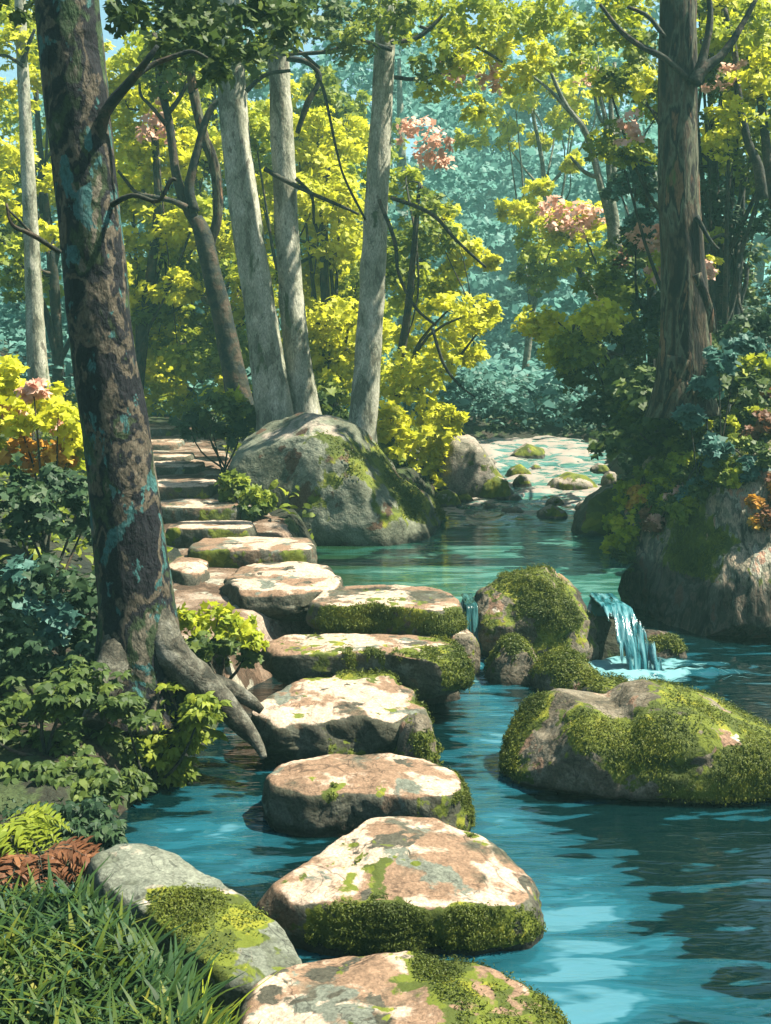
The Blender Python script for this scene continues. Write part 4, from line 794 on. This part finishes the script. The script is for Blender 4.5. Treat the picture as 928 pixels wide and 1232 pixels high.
shrub('dark_shrub', 'blue-green leafy shrub low beside the lichen trunk', [(25, 700, 40, 'teal'), (70, 695, 38), (20, 745, 42), (70, 740, 40, 'teal'), (110, 720, 32), (105, 765, 34), (-20, 720, 40), (130, 690, 22), (125, 650, 18)], 5.9, 63, 'dark', 15)
shrub('round_bush', 'bright yellow-green bush on the landing beside the lichen trunk', [(235, 755, 24), (262, 745, 24), (290, 752, 24), (305, 770, 18), (240, 780, 24, 'green'), (270, 780, 26, 'green'), (298, 788, 18, 'green'), (222, 745, 16)], 6.1, 64, 'lime', 12)
shrub('round_bush', 'small olive bush tucked against the left side of the domed grey boulder', [(285, 585, 20), (305, 595, 20), (278, 600, 18, 'green'), (298, 612, 18, 'green'), (318, 605, 14), (275, 575, 12)], 9.5, 65, 'olive', 11)
shrub('round_bush', 'dark bush at the foot of the forked dark tree beside the path', [(235, 500, 22), (262, 492, 26), (290, 500, 24), (255, 515, 22, 'dark'), (285, 520, 20, 'dark'), (225, 510, 18, 'dark'), (258, 478, 16, 'yellow'), (285, 480, 14, 'lime'), (310, 505, 16)], 11.6, 66, 'green', 11)
shrub('round_bush', 'glowing yellow bush spilling between the rightmost pale trunk and the rapids', [(478, 525, 30), (500, 550, 32), (520, 545, 26), (490, 580, 24), (515, 580, 22), (468, 500, 28), (530, 515, 24), (545, 500, 14), (503, 598, 14), (470, 548, 20, 'olive')], 11.7, 67, 'yellow', 12)
shrub('ivy', 'dark ivy at the foot of the three pale trunks behind the boulder', [(380, 480, 20), (405, 505, 16), (330, 500, 18), (460, 530, 16, 'olive'), (395, 470, 24, 'olive'), (355, 480, 18)], 11.9, 68, 'green', 11)
# right bank plants
shrub('bank_shrub', 'dark green undergrowth around the foot of the brown trunk', [(770, 470, 36), (800, 500, 40), (850, 470, 40), (890, 480, 38), (760, 510, 32), (840, 510, 36, 'green'), (880, 440, 36), (920, 460, 34), (790, 455, 28), (730, 530, 26), (785, 530, 30), (820, 455, 20, 'olive'), (770, 495, 22, 'olive'), (870, 500, 26, 'olive'), (905, 440, 22, 'lime')], 9.2, 69, 'green', 12)
shrub('bank_shrub', 'teal-tinged fern-like undergrowth high on the steep bank', [(865, 430, 22), (890, 410, 22), (850, 460, 22), (830, 500, 20), (880, 560, 24), (860, 540, 20), (905, 600, 18), (915, 560, 22, 'green')], 8.4, 70, 'teal', 13)
def scat(n, ell, cls, r0, r1, seed):
    r = np.random.RandomState(seed); out = []
    for _ in range(n):
        e = ell[r.randint(len(ell))]; t = r.uniform(0, 6.283); q = r.uniform(0, 1) ** .5
        out.append((e[0] + e[2] * q * math.cos(t), e[1] + e[3] * q * math.sin(t), r.uniform(r0, r1), cls[r.randint(len(cls))]))
    return out
for nm, lab, ell, n, cls, sd, cat in [
  ('creeping_plant', 'yellow-green creeper cascading down the left shoulder of the leaning boulder', [(758, 640, 18, 42), (752, 670, 10, 26), (785, 590, 26, 22), (775, 615, 20, 25)], 30, ['lime', 'lime', 'olive', 'yellow', 'green'], 71, 'creeper'),
  ('creeping_plant', 'bright yellow-green creeper along the crest of the leaning boulder', [(850, 520, 32, 14), (890, 500, 30, 12), (815, 555, 26, 18)], 22, ['lime', 'olive', 'olive', 'green'], 72, 'creeper'),
  ('creeping_plant', 'mid-green creeper hanging over the middle of the leaning boulder', [(840, 590, 40, 30), (890, 560, 34, 26), (815, 618, 24, 18)], 30, ['green', 'green', 'olive', 'olive', 'lime'], 76, 'creeper'),
  ('creeping_plant', 'teal-leaved creeper in the middle of the leaning boulder', [(858, 552, 18, 16), (905, 572, 14, 14), (845, 595, 12, 10)], 9, ['teal'], 77, 'creeper'),
  ('russet_shrub', 'russet-leaved plant at the right edge above the leaning boulder', [(918, 505, 20, 26), (918, 605, 20, 34)], 14, ['rust', 'rust', 'orange'], 73, 'shrub'),
  ('russet_shrub', 'small salmon-leaved plant on the left part of the leaning boulder', [(808, 596, 14, 14), (778, 600, 8, 8), (795, 628, 7, 7)], 8, ['rust', 'orange', 'pink'], 74, 'shrub')]:
    shrub(nm, lab, scat(n, ell, cls, 9, 15, sd), None, sd, cls[0], 8.5, cat=cat, vine=cat == 'creeper', flat=.7, stems=5)
for k, (cl, lab) in enumerate([([(560, 498, 26), (590, 488, 22), (575, 512, 22)], 'hazy blue-green bush left of the stream head'), ([(625, 500, 26), (655, 498, 26), (640, 514, 20)], 'hazy mid-green bush in the middle of the stream head'), ([(690, 498, 26), (720, 494, 24), (705, 514, 22)], 'hazy blue-green bush right of the stream head')]):
    shrub('far_bush', lab, cl, 17.2 + .3 * k, 95 + k, 'teal' if k != 1 else 'green', 11, group='hazy bushes at the stream head')
# left near bank leafy plants
def leafyplant(label, cl, Y, seed, cls, leaf=.055, tm=T_OV, n=260, name='leafy_plant', hang=.6):
    r = np.random.RandomState(seed); P = []; Nn = []; A = []; C = []; T = []
    C0 = pc(cl, Y, .18, seed, cls)
    for (c, rad, k, d) in C0:
        for s in range(int(n / 7)):
            d = r.normal(size=3); d /= np.linalg.norm(d); b = c + d * rad * r.uniform(.2, .95) * np.array([1, .8, .9])
            a0 = r.uniform(0, 2 * math.pi); t0 = r.uniform(.15, .85)
            for q in range(7):
                a = a0 + q * .75 + r.normal() * .15; ax = np.array([math.cos(a), math.sin(a) - .35, -hang * r.uniform(.2, 1.1) + .15])
                P.append(b + ax * leaf * .5); A.append(ax); Nn.append(np.array([0, -.45, .9]) + r.normal(size=3) * .3); C.append(k); T.append(t0 + r.normal() * .15)
    ctr = np.mean([c[0] for c in C0], 0); g = float(hgt(np.array([ctr[0]]), np.array([ctr[1]]))[0][0])
    t = thing(name, label, 'plant', (ctr[0], ctr[1], g), 'leafy plants on the near bank')
    cs = sorted(set(C)); P = np.array(P)
    leaves('foliage', P, Nn, leaf * r.uniform(.7, 1.35, len(P)), [LEAF[c] for c in cs], t, tmpl=tm, midx=[cs.index(c) for c in C], tone=np.array(T), axis=A, seed=seed)
    SV, SF = [], []
    for (c, rad, k, d) in C0:
        V, Fc = tube([(ctr[0], ctr[1], g - .02), (np.array([ctr[0], ctr[1], g]) + c) / 2 + r.normal(size=3) * .03, c], [.010, .008, .003], sides=5, sub=3); o = sum(len(v) for v in SV); SV.append(V); SF += [tuple(i + o for i in f) for f in Fc]
    mesh('stems', np.vstack(SV), SF, M['twig'], t)
leafyplant('leafy plant with pointed olive leaves drooping over the water below the lichen trunk', [(150, 850, 50, 'green'), (200, 845, 50), (235, 880, 36), (180, 900, 42), (130, 900, 40, 'green'), (215, 925, 26), (160, 940, 24, 'green'), (245, 850, 26), (110, 850, 36, 'green')], 4.95, 81, 'olive')
leafyplant('dark leafy plant hanging down the bank at the left edge', [(20, 850, 46), (65, 840, 44), (30, 900, 44), (75, 890, 40), (20, 945, 36), (60, 930, 34), (100, 820, 36), (-20, 880, 40), (100, 930, 36, '', -.2), (90, 960, 30, '', -.35), (40, 965, 34, '', -.35), (10, 940, 34, '', -.3), (125, 945, 26, '', -.3), (60, 940, 34, '', -.3)], 4.7, 82, 'green')
leafyplant('deep blue-green leafy plant behind the other bank plants', [(40, 790, 40), (90, 800, 40), (-5, 800, 36), (135, 810, 34), (10, 760, 36)], 5.3, 83, 'dark')
leafyplant('low dark plant at the water edge behind the russet fern', [(115, 975, 24), (90, 1000, 22), (130, 1000, 20), (100, 1035, 20), (70, 985, 30), (30, 985, 26)], 4.2, 84, 'dark', .045)
# ferns: fronds of leaflets
def fern(label, px, py, Y, cls, fronds, length, seed, spread=(-2.6, .3), name='fern'):
    b = atY(px, py, Y); t = thing(name, label, 'fern', b, 'ferns on the near bank'); r = np.random.RandomState(seed)
    for f in range(fronds):
        a = r.uniform(*spread); L_ = length * r.uniform(.75, 1.15); n = 22; P = []; A = []; Nn = []; S = []; stem = []
        d = np.array([math.cos(a), math.sin(a), 0]); sd = np.array([-d[1], d[0], 0])
        for i in range(n):
            s = i / (n - 1); p = b + d * L_ * s + np.array([0, 0, L_ * (1.0 * s - 1.15 * s * s)]); stem.append(p)
            if i < 2: continue
            w = L_ * .27 * math.sin(math.pi * (1 - s) ** .8 * .9) + .008
            for sg in (-1, 1):
                ax = sd * sg + d * .45 + np.array([0, 0, -.15]); ax = ax + r.normal(size=3) * .15; P.append(p + ax * w * .5); A.append(ax); Nn.append(np.array([0, -.2, 1]) + r.normal(size=3) * .15); S.append(w)
        fo = leaves('frond', np.array(P), np.array(Nn), np.array(S), LEAF[cls], t, tmpl=T_LANCE, axis=A, seed=seed + f, tone=np.clip(r.uniform(.3, .8) + r.normal(size=len(P)) * .12, 0, 1))
        V, Fc = tube(stem[::3], np.linspace(.004, .001, len(stem[::3])), sides=4, sub=2); mesh('stalk', V, Fc, M['twig'], fo)
fern('yellow-green fern at the left edge above the russet fern', -5, 1000, 3.9, 'olive', 11, .24, 91, (-1.2, .9))
fern('russet fern with arching dead fronds at the left edge', 45, 1035, 3.75, 'rust', 15, .24, 92, (-3.1, .2))
fern('small russet fern behind the tilted grey-green rock', 118, 1045, 3.75, 'rust', 9, .13, 93, (-3.1, .2))
# grass
def grassmesh(name, n, reg, hmin, hmax, seed, label=None, kind='stuff', mat='blade', w=.008, bend=.5, cat=None):
    r = np.random.RandomState(seed); V = []; T = []
    k = 5
    px = r.uniform(reg[0], reg[1], n); py = r.uniform(reg[2], reg[3], n)
    bx = []; 
    for i in range(n):
        zg = reg[4]; p = at(px[i], py[i], zg)
        if len(reg) > 5 and not reg[5](px[i], py[i]): continue
        bx.append(p)
    B = np.array(bx); n = len(B); B[:, 2] = hgt(B[:, 0], B[:, 1])[0] - .02
    a = r.uniform(0, 2 * math.pi, n); h = r.uniform(hmin, hmax, n); d = np.column_stack([np.cos(a), np.sin(a), 0 * a]); sd = np.column_stack([-d[:, 1], d[:, 0], 0 * a]); bd = h * bend * r.uniform(.3, 1.3, n)
    tn = np.clip(.45 + .35 * fbm(B * 3, seed, 2) + r.normal(size=n) * .2, 0, 1)
    for s in np.linspace(0, 1, k):
        c = B + d * (bd * s ** 2)[:, None] + np.array([0, 0, 1]) * (h * (s - .35 * s * s * bend))[:, None]; ww = w * r.uniform(.8, 1.2, n) * (1 - s ** 1.6) + .0006
        V += [c - sd * ww[:, None], c + sd * ww[:, None]]
    V = np.stack(V, 1)  # n, 2k, 3
    Fc = np.concatenate([np.stack([np.arange(n) * 2 * k + 2 * j, np.arange(n) * 2 * k + 2 * j + 1, np.arange(n) * 2 * k + 2 * j + 3, np.arange(n) * 2 * k + 2 * j + 2], -1) for j in range(k - 1)])
    o = mesh(name, V.reshape(-1, 3), Fc, LEAF[mat], None, B.mean(0), attrs={'tone': ('FACE', np.tile(tn, k - 1))})
    return tag(o, label, cat, None, kind)
inreg = lambda x, y: (y > 1090 + .25 * max(x - 60, 0) if x < 150 else y > 1112 + .62 * (x - 150))
grassmesh('grass', 4300, (-60, 300, 1100, 1420, .14, inreg), .07, .21, 5, w=.0115, bend=.8)
grassmesh('grass', 1600, (-60, 130, 1085, 1180, .14), .03, .08, 6, mat='teal')
grassmesh('grass', 900, (-60, 170, 985, 1060, .15), .02, .05, 8, mat='dark')
grassmesh('grass_tuft', 70, (238, 272, 1225, 1262, .1), .14, .22, 7, 'pale yellow tuft of arching grass at the foot of the tilted rock', 'thing', 'lime', .006, 1.1, 'grass')
# forest floor leaves
def floorcover(n, xr_, yr_, seed, cls, size, tall=.10):
    r = np.random.RandomState(seed); x = r.uniform(*xr_, n); y = r.uniform(*yr_, n); z, pm = hgt(x, y)
    ok = (z > zw(y) + .05) & (pm < .3) & ((x < xl(y) - .1) | (x > xr(y) + .1) | (y > 15.8)); x, y, z = x[ok], y[ok], z[ok]; n = len(x)
    P = np.column_stack([x, y, z + tall * r.uniform(0, 1, n) * (1 + .6 * np.clip(vnoise(np.column_stack([x, y, 0 * x]) * .9, 4), -1, 1))]); Nn = np.array([0, -.3, 1]) + r.normal(size=(n, 3)) * .5
    return leaves('ground_cover', P, Nn, size * r.uniform(.6, 1.4, n), LEAF[cls], None, P.mean(0), T_OV, tone=np.clip(.5 + .4 * fbm(P * 2, seed, 2), 0, 1), seed=seed)
tag(floorcover(9000, (-3.5, -.9), (3.2, 7), 301, 'dark', .06), kind='stuff')
tag(floorcover(9000, (-7, 0.9), (7, 20), 302, 'olive', .10, .25), kind='stuff')
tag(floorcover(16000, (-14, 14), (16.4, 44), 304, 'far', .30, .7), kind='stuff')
tag(floorcover(5000, (-1.2, 5.5), (15.9, 19.5), 305, 'teal', .13, .6), kind='stuff')
tag(floorcover(9000, (1.6, 7), (7.4, 20), 303, 'dark', .12), kind='stuff')

# ------------------------------------------------------------------ haze
hz = dict(x=(-175, 175), y=(-8, 425), z=(-2.0, 30))
m, nt, out, N, L = newmat('haze_air')
vp = N('ShaderNodeVolumePrincipled', Density=.0032, Anisotropy=.2); vp.inputs['Color'].default_value = (.42, .95, .86, 1); L(vp.outputs[0], out.inputs['Volume'])
V = [(x, y, z) for x in hz['x'] for y in hz['y'] for z in hz['z']]
o = mesh('haze', V, [(0, 1, 3, 2), (4, 6, 7, 5), (0, 4, 5, 1), (2, 3, 7, 6), (0, 2, 6, 4), (1, 5, 7, 3)], m, smooth=False); tag(o, kind='stuff')

# ------------------------------------------------------------------ light, sky, camera
SUN = np.array([.62, .0, 1.0]); SUN /= np.linalg.norm(SUN)
w = bpy.data.worlds.new('World'); sc.world = w; w.use_nodes = True
nt = w.node_tree; nt.nodes.clear(); wo = nt.nodes.new('ShaderNodeOutputWorld'); bg = nt.nodes.new('ShaderNodeBackground'); sk = nt.nodes.new('ShaderNodeTexSky')
sk.sky_type = 'NISHITA'; sk.sun_disc = False; sk.sun_elevation = math.asin(SUN[2]); sk.sun_rotation = math.atan2(SUN[0], SUN[1])
bg.inputs[1].default_value = .05; nt.links.new(sk.outputs[0], bg.inputs[0]); nt.links.new(bg.outputs[0], wo.inputs[0])
sl = bpy.data.lights.new('sun', 'SUN'); sl.energy = 5.0; sl.angle = R(.6); sl.color = (1, .93, .77)
so = bpy.data.objects.new('sun', sl); COL.objects.link(so); so.location = (4, 4, 12); so.rotation_euler = Vector(SUN).to_track_quat('Z', 'Y').to_euler()
cd = bpy.data.cameras.new('camera'); cam = bpy.data.objects.new('camera', cd); COL.objects.link(cam)
cam.location = CAM; cam.rotation_euler = (R(90) - PITCH, 0, 0); cd.sensor_fit = 'VERTICAL'; cd.angle = 2 * math.atan(616 / F); cd.clip_start = .05; cd.clip_end = 1500
sc.camera = cam
sc.view_settings.view_transform = 'Standard'; sc.view_settings.look = 'None'; sc.view_settings.gamma = 1; sc.view_settings.use_curve_mapping = False; sc.view_settings.exposure = 1.88
cy = sc.cycles; cy.max_bounces = 8; cy.diffuse_bounces = 5; cy.glossy_bounces = 3; cy.transmission_bounces = 3; cy.volume_bounces = 0; cy.transparent_max_bounces = 8
cy.use_denoising = True; cy.sample_clamp_indirect = 4; cy.caustics_reflective = False; cy.caustics_refractive = False
